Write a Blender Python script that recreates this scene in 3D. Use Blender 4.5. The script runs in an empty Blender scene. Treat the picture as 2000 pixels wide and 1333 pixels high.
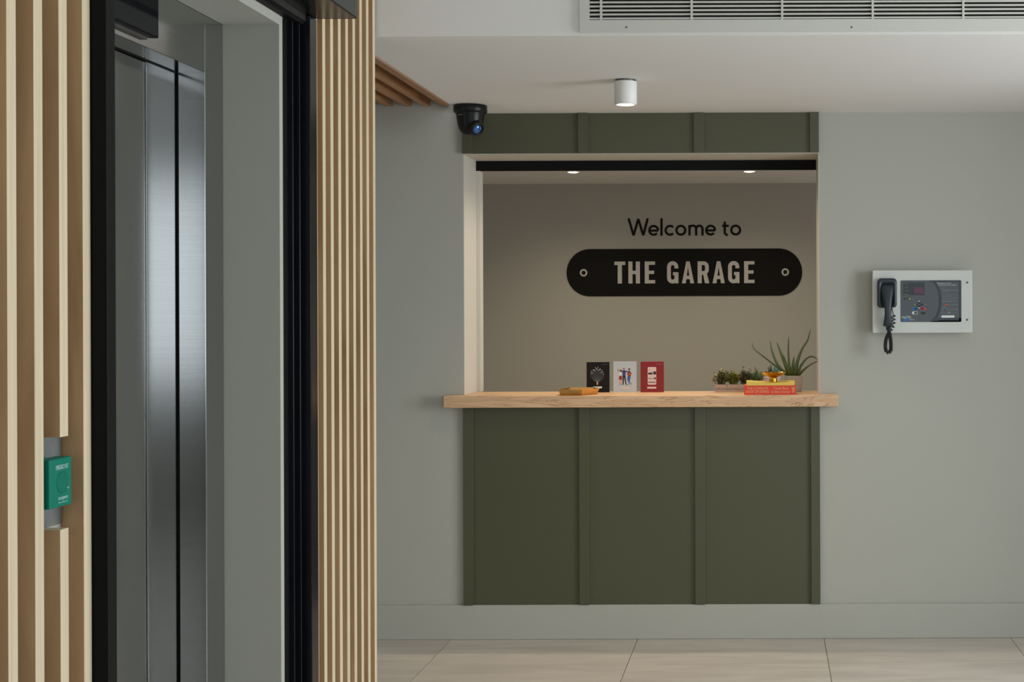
import bpy, bmesh, math, random
from mathutils import Vector, Matrix

random.seed(7)
S = bpy.context.scene
COL = S.collection
PI = math.pi

# ------------------------------------------------------------------ camera
F = 2795.0                     # focal length in pixels of the 2000 px wide frame
EYE = 1.47
cam = bpy.data.cameras.new('camera')
cam.sensor_width = 36.0
cam.lens = F / 2000.0 * 36.0
cam.shift_x = (1000.0 - 1498.0) / 2000.0
cam.shift_y = (615.0 - 666.5) / 2000.0
cam.clip_start = 0.05
co = bpy.data.objects.new('camera', cam)
COL.objects.link(co)
co.location = (0, 0, EYE)
co.rotation_euler = (PI / 2, 0.0035, 0)
S.camera = co

# ------------------------------------------------------------------ world, light, exposure
w = bpy.data.worlds.new('daylight')
S.world = w
w.use_nodes = True
w.node_tree.nodes['Background'].inputs[0].default_value = (0.88, 0.95, 1.0, 1)
w.node_tree.nodes['Background'].inputs[1].default_value = 1.0
S.view_settings.view_transform = 'Standard'
S.view_settings.look = 'None'
S.view_settings.gamma = 1.0
S.view_settings.use_curve_mapping = False
S.view_settings.exposure = 0.28

DAY = (0.93, 0.98, 1.0)
WARM = (1.0, 0.72, 0.42)


def area(name, loc, rot, sx, sy, power, color):
    l = bpy.data.lights.new(name, 'AREA')
    l.shape = 'RECTANGLE'
    l.size, l.size_y = sx, sy
    l.energy = power
    l.color = color
    o = bpy.data.objects.new(name, l)
    o.location = loc
    o.rotation_euler = rot
    COL.objects.link(o)
    return o


SOFTW = (1.0, 0.84, 0.62)


def spot(name, loc, power, angle, blend=0.6, color=WARM, radius=0.025):
    l = bpy.data.lights.new(name, 'SPOT')
    l.energy = power
    l.color = color
    l.spot_size = math.radians(angle)
    l.spot_blend = blend
    l.shadow_soft_size = radius
    o = bpy.data.objects.new(name, l)
    o.location = loc
    COL.objects.link(o)
    return o


# daylight through the side window and the glazed street front behind the camera
area('side_window_daylight', (3.44, 3.80, 1.45), (0, math.radians(78), 0), 1.7, 2.4, 98, DAY)
area('street_front_daylight', (0.6, -2.40, 1.72), (math.radians(80), 0, 0), 4.2, 1.4, 25, DAY)
area('office_cool_fill', (3.42, 8.4, 1.6), (0, PI / 2, 0), 1.3, 1.6, 11, DAY)  # unseen cool fill added to make the office light less warm
# the lamps of the place, then added fill lamps in the office
spot('surface_downlight_lamp', (-0.548, 5.578, 2.288), 22, 120, 0.8)
for k, sx in enumerate((-0.98, -0.57, -0.16)):          # lamps flush in the hatch soffit
    spot('hatch_soffit_lamp', (sx, 6.62, 2.198), 15.0, 150, 1.0, (1.0, 0.82, 0.60))
for sx in (-1.235, -0.11):                              # office downlights near the sign wall
    spot('office_downlight_lamp', (sx, 9.14, 2.372), 23, 150, 1.0, SOFTW)
for sx in (-1.8, -0.4, 1.0):                            # unseen fill lamps added to brighten the office
    spot('office_fill_lamp', (sx, 7.9, 2.375), 22, 160, 1.0, SOFTW)


def at(px, py, Y):
    """photo pixel + distance from the camera plane -> X, Z in metres"""
    dx, dy = px - 1498.0, py - 615.0
    return (dx - dy * 0.0035) * Y / F, EYE - (dx * 0.0035 + dy) * Y / F


# ------------------------------------------------------------------ materials
def srgb(r, g, b):
    def f(c):
        c /= 255.0
        return c / 12.92 if c <= 0.04045 else ((c + 0.055) / 1.055) ** 2.4
    return (f(r), f(g), f(b), 1.0)


def nn(nt, t, **kw):
    n = nt.nodes.new(t)
    for k, v in kw.items():
        setattr(n, k, v)
    return n


def mat(name, color, rough=0.5, metal=0.0, noise=None, bump=None, rnd=0.0, coat=0.0, emit=None, spec=0.5, aniso=0.0):
    """noise=(scale xyz, amount) darkens/lightens the colour; bump=(scale xyz, strength)"""
    m = bpy.data.materials.new(name)
    m.use_nodes = True
    nt = m.node_tree
    b = nt.nodes['Principled BSDF']
    b.inputs['Base Color'].default_value = color
    b.inputs['Roughness'].default_value = rough
    b.inputs['Metallic'].default_value = metal
    b.inputs['Specular IOR Level'].default_value = spec
    if coat:
        b.inputs['Coat Weight'].default_value = coat
    if aniso:
        b.inputs['Anisotropic'].default_value = aniso
        tg = nn(nt, 'ShaderNodeTangent', direction_type='RADIAL', axis='Z')
        nt.links.new(tg.outputs[0], b.inputs['Tangent'])
    if emit:
        b.inputs['Emission Color'].default_value = emit[0]
        b.inputs['Emission Strength'].default_value = emit[1]
    tc = nn(nt, 'ShaderNodeTexCoord')
    src = None
    if noise or rnd:
        mix = nn(nt, 'ShaderNodeHueSaturation')
        mix.inputs['Color'].default_value = color
        val = None
        if noise:
            mp = nn(nt, 'ShaderNodeMapping')
            mp.inputs['Scale'].default_value = noise[0]
            nt.links.new(tc.outputs['Object'], mp.inputs[0])
            if rnd:
                oi = nn(nt, 'ShaderNodeObjectInfo')
                mu = nn(nt, 'ShaderNodeMath', operation='MULTIPLY')
                mu.inputs[1].default_value = 37.0
                nt.links.new(oi.outputs['Random'], mu.inputs[0])
                cb = nn(nt, 'ShaderNodeCombineXYZ')
                for k in range(3):
                    nt.links.new(mu.outputs[0], cb.inputs[k])
                nt.links.new(cb.outputs[0], mp.inputs['Location'])
            tx = nn(nt, 'ShaderNodeTexNoise')
            tx.inputs['Scale'].default_value = 1.0
            tx.inputs['Detail'].default_value = 5.0
            tx.inputs['Distortion'].default_value = noise[2] if len(noise) > 2 else 0.3
            nt.links.new(mp.outputs[0], tx.inputs['Vector'])
            mr = nn(nt, 'ShaderNodeMapRange')
            mr.inputs['From Min'].default_value = 0.3
            mr.inputs['From Max'].default_value = 0.7
            mr.inputs['To Min'].default_value = 1 - noise[1]
            mr.inputs['To Max'].default_value = 1 + noise[1]
            nt.links.new(tx.outputs['Fac'], mr.inputs[0])
            val = mr.outputs[0]
        if rnd:
            oi2 = nn(nt, 'ShaderNodeObjectInfo')
            m2 = nn(nt, 'ShaderNodeMapRange')
            m2.inputs['To Min'].default_value = 1 - rnd
            m2.inputs['To Max'].default_value = 1 + rnd
            nt.links.new(oi2.outputs['Random'], m2.inputs[0])
            if val is None:
                val = m2.outputs[0]
            else:
                m3 = nn(nt, 'ShaderNodeMath', operation='MULTIPLY')
                nt.links.new(val, m3.inputs[0])
                nt.links.new(m2.outputs[0], m3.inputs[1])
                val = m3.outputs[0]
        nt.links.new(val, mix.inputs['Value'])
        nt.links.new(mix.outputs[0], b.inputs['Base Color'])
    if bump:
        mp = nn(nt, 'ShaderNodeMapping')
        mp.inputs['Scale'].default_value = bump[0]
        nt.links.new(tc.outputs['Object'], mp.inputs[0])
        tx = nn(nt, 'ShaderNodeTexNoise')
        tx.inputs['Scale'].default_value = 1.0
        tx.inputs['Detail'].default_value = 4.0
        nt.links.new(mp.outputs[0], tx.inputs['Vector'])
        bp = nn(nt, 'ShaderNodeBump')
        bp.inputs['Strength'].default_value = bump[1]
        bp.inputs['Distance'].default_value = 0.002
        nt.links.new(tx.outputs['Fac'], bp.inputs['Height'])
        nt.links.new(bp.outputs[0], b.inputs['Normal'])
    return m


def wood(name, c1, c2, scale, rough=0.5, rnd=0.0, dist=1.5, dark=None):
    """grain: stretched distorted noise between two colours, optional thin dark cracks"""
    m = bpy.data.materials.new(name)
    m.use_nodes = True
    nt = m.node_tree
    b = nt.nodes['Principled BSDF']
    b.inputs['Roughness'].default_value = rough
    tc = nn(nt, 'ShaderNodeTexCoord')
    mp = nn(nt, 'ShaderNodeMapping')
    mp.inputs['Scale'].default_value = scale
    nt.links.new(tc.outputs['Object'], mp.inputs[0])
    oi = nn(nt, 'ShaderNodeObjectInfo')
    mu = nn(nt, 'ShaderNodeMath', operation='MULTIPLY')
    mu.inputs[1].default_value = 53.0
    nt.links.new(oi.outputs['Random'], mu.inputs[0])
    cb = nn(nt, 'ShaderNodeCombineXYZ')
    for k in range(3):
        nt.links.new(mu.outputs[0], cb.inputs[k])
    nt.links.new(cb.outputs[0], mp.inputs['Location'])
    tx = nn(nt, 'ShaderNodeTexNoise')
    tx.inputs['Scale'].default_value = 1.0
    tx.inputs['Detail'].default_value = 6.0
    tx.inputs['Distortion'].default_value = dist
    nt.links.new(mp.outputs[0], tx.inputs['Vector'])
    cr = nn(nt, 'ShaderNodeValToRGB')
    cr.color_ramp.elements[0].position = 0.32
    cr.color_ramp.elements[1].position = 0.68
    cr.color_ramp.elements[0].color = c1
    cr.color_ramp.elements[1].color = c2
    if dark:
        e = cr.color_ramp.elements.new(0.500)
        e.color = tuple((c1[i] + c2[i]) / 2 for i in range(3)) + (1,)
        e = cr.color_ramp.elements.new(0.512)
        e.color = dark
        e = cr.color_ramp.elements.new(0.524)
        e.color = tuple((c1[i] + c2[i]) / 2 for i in range(3)) + (1,)
    nt.links.new(tx.outputs['Fac'], cr.inputs[0])
    out = cr.outputs[0]
    if rnd:
        hs = nn(nt, 'ShaderNodeHueSaturation')
        m2 = nn(nt, 'ShaderNodeMapRange')
        m2.inputs['To Min'].default_value = 1 - rnd
        m2.inputs['To Max'].default_value = 1 + rnd
        nt.links.new(oi.outputs['Random'], m2.inputs[0])
        nt.links.new(m2.outputs[0], hs.inputs['Value'])
        nt.links.new(out, hs.inputs['Color'])
        out = hs.outputs[0]
    nt.links.new(out, b.inputs['Base Color'])
    return m


M_SAGE = mat('sage_grey_paint', srgb(174, 175, 167), 0.7, noise=((0.8, 0.8, 0.8), 0.015), bump=((220, 220, 220), 0.05))
M_WHITE = mat('white_ceiling_paint', srgb(230, 229, 228), 0.8, noise=((0.6, 0.6, 0.6), 0.012))
M_CREAM = mat('cream_paint', srgb(196, 193, 184), 0.55, noise=((1, 1, 1), 0.01))
M_OFFICE = mat('office_taupe_paint', srgb(172, 169, 160), 0.75, noise=((0.8, 0.8, 0.8), 0.015))
M_GREEN = mat('olive_green_paint', srgb(76, 78, 57), 0.42, noise=((1.5, 1.5, 1.5), 0.02), bump=((260, 260, 260), 0.04))
M_TILE = mat('grey_stone_tile', srgb(196, 190, 182), 0.42, noise=((2.2, 11.0, 2.0), 0.11, 0.8), rnd=0.03, bump=((30, 60, 30), 0.05))
M_GROUT = mat('dark_grout', srgb(88, 82, 74), 0.9, noise=((20, 20, 20), 0.1))
M_BOUNCE = mat('pale_bounce_floor', srgb(176, 166, 150), 0.95, noise=((40, 40, 40), 0.06))
M_PLY_EDGE = wood('pale_plywood_edge', srgb(204, 190, 160), srgb(220, 207, 180), (160, 160, 2.0), 0.55, rnd=0.02, dist=0.2)
M_PLY_FACE = wood('birch_veneer', srgb(168, 132, 95), srgb(200, 165, 124), (9, 9, 1.1), 0.45, rnd=0.06, dist=1.2)
M_BEAM = wood('oak_beam', srgb(158, 112, 76), srgb(186, 138, 98), (14, 1.5, 14), 0.5, rnd=0.04)
M_OAK = wood('oak_counter', srgb(196, 158, 122), srgb(220, 185, 148), (1.8, 22, 22), 0.42, dist=2.2, dark=srgb(146, 106, 74))
M_STEEL = mat('brushed_steel', (0.45, 0.46, 0.465, 1), 0.14, 1.0, noise=((3, 3, 240), 0.04, 0.0))
M_GALV = mat('galvanised_plate', srgb(140, 150, 152), 0.4, 0.75, noise=((24, 24, 14), 0.16))
M_BLACK = mat('black_powder_coat', (0.008, 0.009, 0.011, 1), 0.22, noise=((9, 9, 3), 0.2), spec=0.3)
M_BLACKM = mat('matt_black', (0.005, 0.0055, 0.006, 1), 0.55, noise=((9, 9, 9), 0.1), spec=0.12)
M_GLOSSBLK = mat('black_glass', (0.006, 0.007, 0.009, 1), 0.06, noise=((5, 5, 5), 0.1), spec=0.06)
M_CAMBLK = mat('black_camera_shell', (0.006, 0.006, 0.007, 1), 0.36, noise=((30, 30, 30), 0.1), spec=0.3)
M_LENS = mat('blue_reflection_lens', srgb(58, 110, 175), 0.10, 0.55, noise=((60, 60, 60), 0.35), coat=0.5)  # blue colour paints the window's reflection into the lens
M_LAMPW = mat('white_lamp_shell', srgb(228, 228, 226), 0.45, noise=((10, 10, 10), 0.01))
M_GLOW = mat('lamp_glow', (1, 0.9, 0.75, 1), 0.5, emit=((1.0, 0.80, 0.52, 1), 9.0), noise=((3, 3, 3), 0.01))
M_VENT = mat('white_vent_enamel', srgb(205, 206, 200), 0.4, noise=((6, 6, 6), 0.01))
M_DUCT = mat('dark_duct', (0.012, 0.011, 0.010, 1), 0.8, noise=((9, 9, 9), 0.2))
M_SCREW = mat('screw_steel', (0.16, 0.16, 0.16, 1), 0.35, 0.9, noise=((90, 90, 90), 0.2))
M_VINYL = mat('black_vinyl', srgb(17, 15, 13), 0.6, noise=((4, 4, 4), 0.04), spec=0.15)
M_SIGNW = mat('white_vinyl', srgb(192, 188, 184), 0.6, noise=((4, 4, 4), 0.01))
M_CAB = mat('pale_grey_enamel', srgb(200, 204, 201), 0.35, noise=((12, 12, 12), 0.012))
M_PHONE = mat('dark_blue_grey_plastic', srgb(36, 45, 56), 0.36, noise=((60, 60, 60), 0.05))
M_PHONEIN = mat('cradle_recess_plastic', srgb(18, 21, 25), 0.5, noise=((60, 60, 60), 0.05))
M_CORD = mat('black_cord', srgb(26, 26, 27), 0.45, noise=((60, 60, 60), 0.1))
M_PANEL = mat('slate_panel_print', srgb(76, 84, 90), 0.45, noise=((20, 20, 20), 0.02))
M_PANELD = mat('dark_slate_print', srgb(48, 57, 66), 0.45, noise=((20, 20, 20), 0.02))
M_PANELT = mat('charcoal_print', srgb(42, 50, 55), 0.4, noise=((20, 20, 20), 0.02))
M_PINK = mat('dim_magenta_display', srgb(84, 34, 66), 0.3, noise=((160, 160, 160), 0.12))
M_PRW = mat('white_print', srgb(214, 217, 217), 0.5, noise=((9, 9, 9), 0.01))
M_PRG = mat('grey_print', srgb(132, 140, 146), 0.5, noise=((9, 9, 9), 0.01))
M_PRBLUE = mat('blue_print', srgb(20, 110, 180), 0.45, noise=((9, 9, 9), 0.01))
M_PRRED = mat('red_print', srgb(215, 52, 48), 0.45, noise=((9, 9, 9), 0.01))
M_PRTEAL = mat('teal_print', srgb(20, 108, 104), 0.45, noise=((9, 9, 9), 0.01))
M_PRYEL = mat('yellow_print', srgb(205, 205, 90), 0.45, noise=((9, 9, 9), 0.01))
M_KEY = mat('black_key', srgb(16, 17, 17), 0.4, noise=((50, 50, 50), 0.05))
M_EXIT = mat('emerald_plastic', srgb(0, 118, 98), 0.5, noise=((30, 30, 30), 0.02), spec=0.2)
M_EXITD = mat('emerald_button', srgb(0, 110, 91), 0.5, noise=((30, 30, 30), 0.02), spec=0.2)
M_EXITT = mat('pale_mint_print', srgb(190, 226, 222), 0.5, noise=((30, 30, 30), 0.01))
M_RED = mat('vermilion_cover', srgb(214, 62, 42), 0.4, noise=((30, 30, 30), 0.03))
M_YEL = mat('mustard_cover', srgb(222, 192, 84), 0.45, noise=((30, 30, 30), 0.03))
M_PAGES = mat('book_pages', srgb(222, 212, 190), 0.8, noise=((2, 2, 400), 0.06))
M_FOIL = mat('gilt_lettering', srgb(226, 170, 112), 0.4, 0.2, noise=((80, 80, 80), 0.04))
M_BRASS = mat('polished_brass', srgb(226, 168, 62), 0.16, 1.0, noise=((40, 40, 40), 0.03))
M_BRASS2 = mat('aged_brass', srgb(214, 172, 104), 0.36, 1.0, noise=((25, 25, 25), 0.08))
M_POT = mat('grey_white_ceramic', srgb(188, 186, 182), 0.35, noise=((8, 8, 8), 0.015))
M_POTW = mat('white_ceramic', srgb(226, 228, 230), 0.3, noise=((8, 8, 8), 0.015))
M_CRATE = mat('whitewashed_wood', srgb(190, 172, 160), 0.7, noise=((60, 60, 160), 0.10, 1.0))
M_SOIL = mat('dark_soil', srgb(46, 36, 26), 0.95, noise=((180, 180, 180), 0.3))
M_ALOE = mat('aloe_green', srgb(74, 92, 30), 0.36, noise=((22, 22, 22), 0.18), rnd=0.18)
M_AGAVE = mat('blue_green_leaf', srgb(62, 116, 104), 0.45, noise=((60, 60, 60), 0.15), rnd=0.15)
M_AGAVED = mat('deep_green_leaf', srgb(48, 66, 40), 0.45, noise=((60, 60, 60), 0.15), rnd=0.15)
M_HERB = [mat('herb_olive', srgb(128, 126, 80), 0.6, noise=((90, 90, 90), 0.35)),
          mat('herb_lime', srgb(146, 146, 56), 0.6, noise=((90, 90, 90), 0.35)),
          mat('herb_grey', srgb(104, 106, 78), 0.6, noise=((90, 90, 90), 0.35)),
          mat('herb_green', srgb(90, 112, 64), 0.6, noise=((90, 90, 90), 0.35))]
M_CARDK = mat('black_card', srgb(18, 16, 16), 0.55, noise=((9, 9, 9), 0.03), spec=0.25)
M_CARDKE = mat('blue_grey_card_edge', srgb(86, 98, 114), 0.4, noise=((9, 9, 9), 0.03))
M_CARDG = mat('pale_grey_card', srgb(184, 192, 198), 0.45, noise=((9, 9, 9), 0.012))
M_CARDR = mat('crimson_card', srgb(132, 20, 27), 0.5, noise=((9, 9, 9), 0.02))
M_CARDP = mat('blush_print', srgb(216, 192, 190), 0.5, noise=((9, 9, 9), 0.01))
M_INKBLUE = mat('navy_blue_print', srgb(38, 62, 130), 0.5, noise=((9, 9, 9), 0.02))
M_JEAN = mat('jean_blue_print', srgb(54, 88, 158), 0.5, noise=((9, 9, 9), 0.02))
M_SKIN = mat('skin_tone_print', srgb(212, 160, 132), 0.5, noise=((9, 9, 9), 0.01))
M_HAIR = mat('brown_print', srgb(66, 44, 34), 0.5, noise=((9, 9, 9), 0.02))
M_INK = mat('black_print', srgb(24, 22, 24), 0.5, noise=((9, 9, 9), 0.02))
M_MAROON = mat('maroon_print', srgb(146, 28, 30), 0.5, noise=((9, 9, 9), 0.02))

# ------------------------------------------------------------------ geometry helpers


def B():
    return bmesh.new()


def box(bm, x0, x1, y0, y1, z0, z1, mi=0):
    vs = [bm.verts.new((x, y, z)) for z in (z0, z1) for y in (y0, y1) for x in (x0, x1)]
    q = [(0, 2, 3, 1), (4, 5, 7, 6), (0, 1, 5, 4), (2, 6, 7, 3), (0, 4, 6, 2), (1, 3, 7, 5)]
    fs = []
    for f in q:
        fc = bm.faces.new([vs[i] for i in f])
        fc.material_index = mi
        fs.append(fc)
    return fs            # bottom, top, -Y, +Y, -X, +X


def bevel(bm, wd, seg=2):
    bmesh.ops.bevel(bm, geom=bm.edges[:], offset=wd, segments=seg, profile=0.5, affect='EDGES', clamp_overlap=True)


def bbox(x0, x1, y0, y1, z0, z1, bv=0.0, seg=2):
    bm = B()
    box(bm, x0, x1, y0, y1, z0, z1)
    if bv:
        bevel(bm, bv, seg)
    return bm


def lathe(bm, prof, c=(0, 0, 0), n=32, rot=None, mi=0, close=False):
    """prof: (radius, height) pairs about +Z at c"""
    rings = []
    R = rot or Matrix.Identity(3)
    C = Vector(c)
    for r, h in prof:
        if r < 1e-6:
            rings.append([bm.verts.new(C + R @ Vector((0, 0, h)))])
        else:
            rings.append([bm.verts.new(C + R @ Vector((r * math.cos(2 * PI * i / n), r * math.sin(2 * PI * i / n), h))) for i in range(n)])
    for a, b in zip(rings, rings[1:]):
        for i in range(n):
            j = (i + 1) % n
            if len(a) == 1 and len(b) == 1:
                continue
            if len(a) == 1:
                f = bm.faces.new((a[0], b[j], b[i]))
            elif len(b) == 1:
                f = bm.faces.new((a[i], a[j], b[0]))
            else:
                f = bm.faces.new((a[i], a[j], b[j], b[i]))
            f.material_index = mi
            f.smooth = True
    return rings


def frames(pts):
    n = len(pts)
    T = [(pts[min(i + 1, n - 1)] - pts[max(i - 1, 0)]).normalized() for i in range(n)]
    up = Vector((0, 0, 1)) if abs(T[0].z) < 0.9 else Vector((0, 1, 0))
    N = [(up - T[0] * up.dot(T[0])).normalized()]
    for i in range(1, n):
        v = N[-1] - T[i] * N[-1].dot(T[i])
        N.append(v.normalized())
    return T, N


def tube(bm, pts, rad, n=8, cap=True):
    pts = [Vector(p) for p in pts]
    T, N = frames(pts)
    rings = []
    for i, p in enumerate(pts):
        r = rad[i] if isinstance(rad, (list, tuple)) else rad
        bn = T[i].cross(N[i])
        rings.append([bm.verts.new(p + (N[i] * math.cos(2 * PI * k / n) + bn * math.sin(2 * PI * k / n)) * r) for k in range(n)])
    for a, b in zip(rings, rings[1:]):
        for k in range(n):
            j = (k + 1) % n
            f = bm.faces.new((a[k], a[j], b[j], b[k]))
            f.smooth = True
    if cap:
        bm.faces.new(rings[0][::-1])
        bm.faces.new(rings[-1])


def prism_xz(bm, pts, y_front, y_back, mi=0):
    """polygon in X/Z (counter-clockwise seen from -Y) extruded along Y"""
    a = [bm.verts.new((x, y_front, z)) for x, z in pts]
    b = [bm.verts.new((x, y_back, z)) for x, z in pts]
    f = bm.faces.new(a)
    f.material_index = mi
    f = bm.faces.new(b[::-1])
    f.material_index = mi
    n = len(pts)
    for i in range(n):
        j = (i + 1) % n
        f = bm.faces.new((a[j], a[i], b[i], b[j]))
        f.material_index = mi


def rrect(x0, x1, z0, z1, r, n=6):
    out = []
    for cx, cz, a0 in ((x1 - r, z0 + r, -PI / 2), (x1 - r, z1 - r, 0), (x0 + r, z1 - r, PI / 2), (x0 + r, z0 + r, PI)):
        for i in range(n + 1):
            a = a0 + PI / 2 * i / n
            out.append((cx + r * math.cos(a), cz + r * math.sin(a)))
    return out


def flat_xz(bm, pts, y, mi=0):
    f = bm.faces.new([bm.verts.new((x, y, z)) for x, z in pts])
    f.material_index = mi
    return f


def stroke(bm, pts, wd, y, yb=None, mi=0):
    """constant-width stroke along a 2-D polyline in X/Z"""
    pts = [Vector((p[0], p[1])) for p in pts]
    n = len(pts)
    closed = (pts[0] - pts[-1]).length < 1e-7
    L, R = [], []
    for i in range(n):
        if closed and i in (0, n - 1):
            d0 = (pts[-1] - pts[-2]).normalized()
            d1 = (pts[1] - pts[0]).normalized()
        else:
            d0 = (pts[i] - pts[max(i - 1, 0)])
            d1 = (pts[min(i + 1, n - 1)] - pts[i])
            d0 = d0.normalized() if d0.length > 1e-9 else d1.normalized()
            d1 = d1.normalized() if d1.length > 1e-9 else d0
        t = (d0 + d1).normalized()
        nrm = Vector((-t.y, t.x))
        k = 1.0 / max(0.35, nrm.dot(Vector((-d1.y, d1.x))))
        L.append(pts[i] + nrm * wd / 2 * k)
        R.append(pts[i] - nrm * wd / 2 * k)
    for i in range(n - 1):
        q = [R[i], R[i + 1], L[i + 1], L[i]]
        flat_xz(bm, [(v.x, v.y) for v in q], y, mi)


def arc(cx, cz, r, a0, a1, n=16, rz=None):
    rz = rz or r
    return [(cx + r * math.cos(math.radians(a0 + (a1 - a0) * i / n)), cz + rz * math.sin(math.radians(a0 + (a1 - a0) * i / n))) for i in range(n + 1)]


def text_into(bm, s, x0, x1, z0, z1, y, mi=0, axis='-Y'):
    """flat lettering fitted into the rectangle x0..x1, z0..z1 (axis '+X': x is read as -Y... )"""
    c = bpy.data.curves.new('lettering', 'FONT')
    c.body = s
    c.size = 1.0
    c.resolution_u = 3
    o = bpy.data.objects.new('lettering', c)
    COL.objects.link(o)
    dg = bpy.context.evaluated_depsgraph_get()
    me = bpy.data.meshes.new_from_object(o.evaluated_get(dg))
    bpy.data.objects.remove(o)
    bpy.data.curves.remove(c)
    if not me.vertices:
        return
    xs = [v.co.x for v in me.vertices]
    ys = [v.co.y for v in me.vertices]
    ax, bx, ay, by = min(xs), max(xs), min(ys), max(ys)
    vs = []
    for v in me.vertices:
        u = x0 + (v.co.x - ax) / (bx - ax) * (x1 - x0)
        h = z0 + (v.co.y - ay) / (by - ay) * (z1 - z0)
        vs.append(bm.verts.new((u, y, h) if axis == '-Y' else (y, u, h)))
    for p in me.polygons:
        try:
            f = bm.faces.new([vs[i] for i in p.vertices])
            f.material_index = mi
        except ValueError:
            pass
    bpy.data.meshes.remove(me)


def obj(name, bm, mats, parent=None, smooth=False, fixn=True):
    if fixn:
        bmesh.ops.recalc_face_normals(bm, faces=bm.faces[:])
    if bm.verts:
        lo = Vector((min(v.co[i] for v in bm.verts) for i in range(3)))
        hi = Vector((max(v.co[i] for v in bm.verts) for i in range(3)))
        c = (lo + hi) / 2
    else:
        c = Vector((0, 0, 0))
    bmesh.ops.translate(bm, verts=bm.verts[:], vec=-c)
    me = bpy.data.meshes.new(name)
    bm.to_mesh(me)
    bm.free()
    for m in (mats if isinstance(mats, (list, tuple)) else [mats]):
        me.materials.append(m)
    if smooth:
        for p in me.polygons:
            p.use_smooth = True
    o = bpy.data.objects.new(name, me)
    COL.objects.link(o)
    o.location = c
    if parent is not None:
        o.parent = parent
        p, off = parent, Vector((0, 0, 0))
        while p is not None:
            off += p.location
            p = p.parent
        o.location = c - off
    return o


def thing(name, label, cat, loc, group=None):
    o = bpy.data.objects.new(name, None)
    o.empty_display_size = 0.05
    COL.objects.link(o)
    o.location = loc
    o['label'] = label
    o['category'] = cat
    if group:
        o['group'] = group
    return o


def tag(o, label, cat, group=None):
    o['label'] = label
    o['category'] = cat
    if group:
        o['group'] = group
    return o


def struct(name, bm, m, parent=None):
    o = obj(name, bm, m, parent)
    if parent is None:
        o['kind'] = 'structure'
    return o


def copy_part(o, parent, dv):
    c = o.copy()
    COL.objects.link(c)
    c.parent = parent
    c.location = o.location + Vector(dv)
    return c


# ------------------------------------------------------------------ the room shell
D = 6.5            # face of the reception wall
HX0, HX1 = -1.378, 0.238          # hatch opening
CEIL = 2.388
bm = B()
box(bm, -2.7, HX0, D, 6.773, 0, 2.62)
box(bm, HX1, 3.6, D, 6.773, 0, 2.62)
box(bm, HX0, HX1, D, 6.773, 0, 1.050)
box(bm, HX0, HX1, D, 6.773, 2.2055, 2.62)
wall_back = struct('wall_back', bm, M_SAGE)

bm = B()                                             # floor bed, tiles laid on it
box(bm, -3.6, 3.6, -2.6, 10.1, -0.12, -0.003)
floor = struct('floor', bm, M_GROUT)
TW = 0.8457
xs = [-1.4377 + TW * k for k in range(-3, 6)]
ys = [6.022 - TW * k for k in range(0, 11)]
tile_mesh = {}
for i, x in enumerate(xs):
    x1 = min(x + TW, 3.6)
    for j in range(-1, len(ys) - 1):
        y1 = D if j < 0 else ys[j]
        y0 = ys[j + 1]
        if x > 3.5 or x < -3.6:
            continue
        key = (round(x1 - x, 3), round(y1 - y0, 3))
        g = 0.0014
        if key in tile_mesh:
            t = tile_mesh[key].copy()
            COL.objects.link(t)
        else:
            b2 = bbox(x + g, x1 - g, y0 + g * 0.6, y1 - g * 0.6, -0.003, 0.0)
            t = obj('tile', b2, M_TILE, floor)
            tile_mesh[key] = t
        t.location = Vector(((x + x1) / 2, (y0 + y1) / 2, -0.0015)) - floor.location
# unseen office floor, pale covering added to bounce light onto the ceiling
obj('bounce_floor', bbox(-3.5, 3.5, 6.773, 9.98, -0.003, 0.0), M_BOUNCE, floor)

struct('baseboard_back', bbox(-2.6, 3.5, 6.484, 6.5, 0.0005, 0.1565, 0.002, 1), M_SAGE)

# ceilings: high part by the camera, dropped part by the hatch, recess with beams at the left
struct('ceiling', bbox(-2.7, 3.6, -2.6, 4.76, 2.75, 2.85), M_WHITE)
struct('ceiling_lowered', bbox(-1.374, 3.6, 4.76, D, CEIL, 2.45), M_WHITE)
struct('trim_1', bbox(-1.374, 3.6, 4.697, 4.76, CEIL, 2.75), M_WHITE).name = 'trim_1'
struct('ceiling_recess', bbox(-2.7, -1.374, 4.697, D, 2.58, 2.66), M_SAGE)
struct('ceiling_office', bbox(-3.5, 3.6, 6.773, 10.0, CEIL, 2.46), M_WHITE)

# left wall with the lift recess
bm = B()
box(bm, -2.2, -1.322, -2.6, 2.75, 0, 2.75)           # near pier
box(bm, -2.2, -1.322, 3.85, 4.697, 0, 2.75)          # far pier
box(bm, -1.322, -1.31, 3.85, 3.876, 0, 2.281)        # plaster return beside the black frame
box(bm, -1.4615, -1.31, 2.75, 3.85, 2.256, 2.75)     # lintel
box(bm, -2.2, -1.4615, 2.75, 3.85, 2.26, 2.75)
struct('wall_left', bm, M_SAGE)
struct('wall_corridor', bbox(-2.8, -2.7, 4.6, 6.8, 0, 2.75), M_SAGE)
# office walls
struct('wall_office_back', bbox(-3.5, 3.6, 9.98, 10.1, 0, 2.46), M_OFFICE)
struct('wall_office_left', bbox(-3.6, -3.5, 6.773, 10.1, 0, 2.46), M_OFFICE)
bm = B()
box(bm, 3.5, 3.6, 6.773, 7.6, 0, 2.46)
box(bm, 3.5, 3.6, 9.2, 10.1, 0, 2.46)
box(bm, 3.5, 3.6, 7.6, 9.2, 0, 0.95)
box(bm, 3.5, 3.6, 7.6, 9.2, 2.25, 2.46)
struct('wall_office_right', bm, M_OFFICE)
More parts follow.
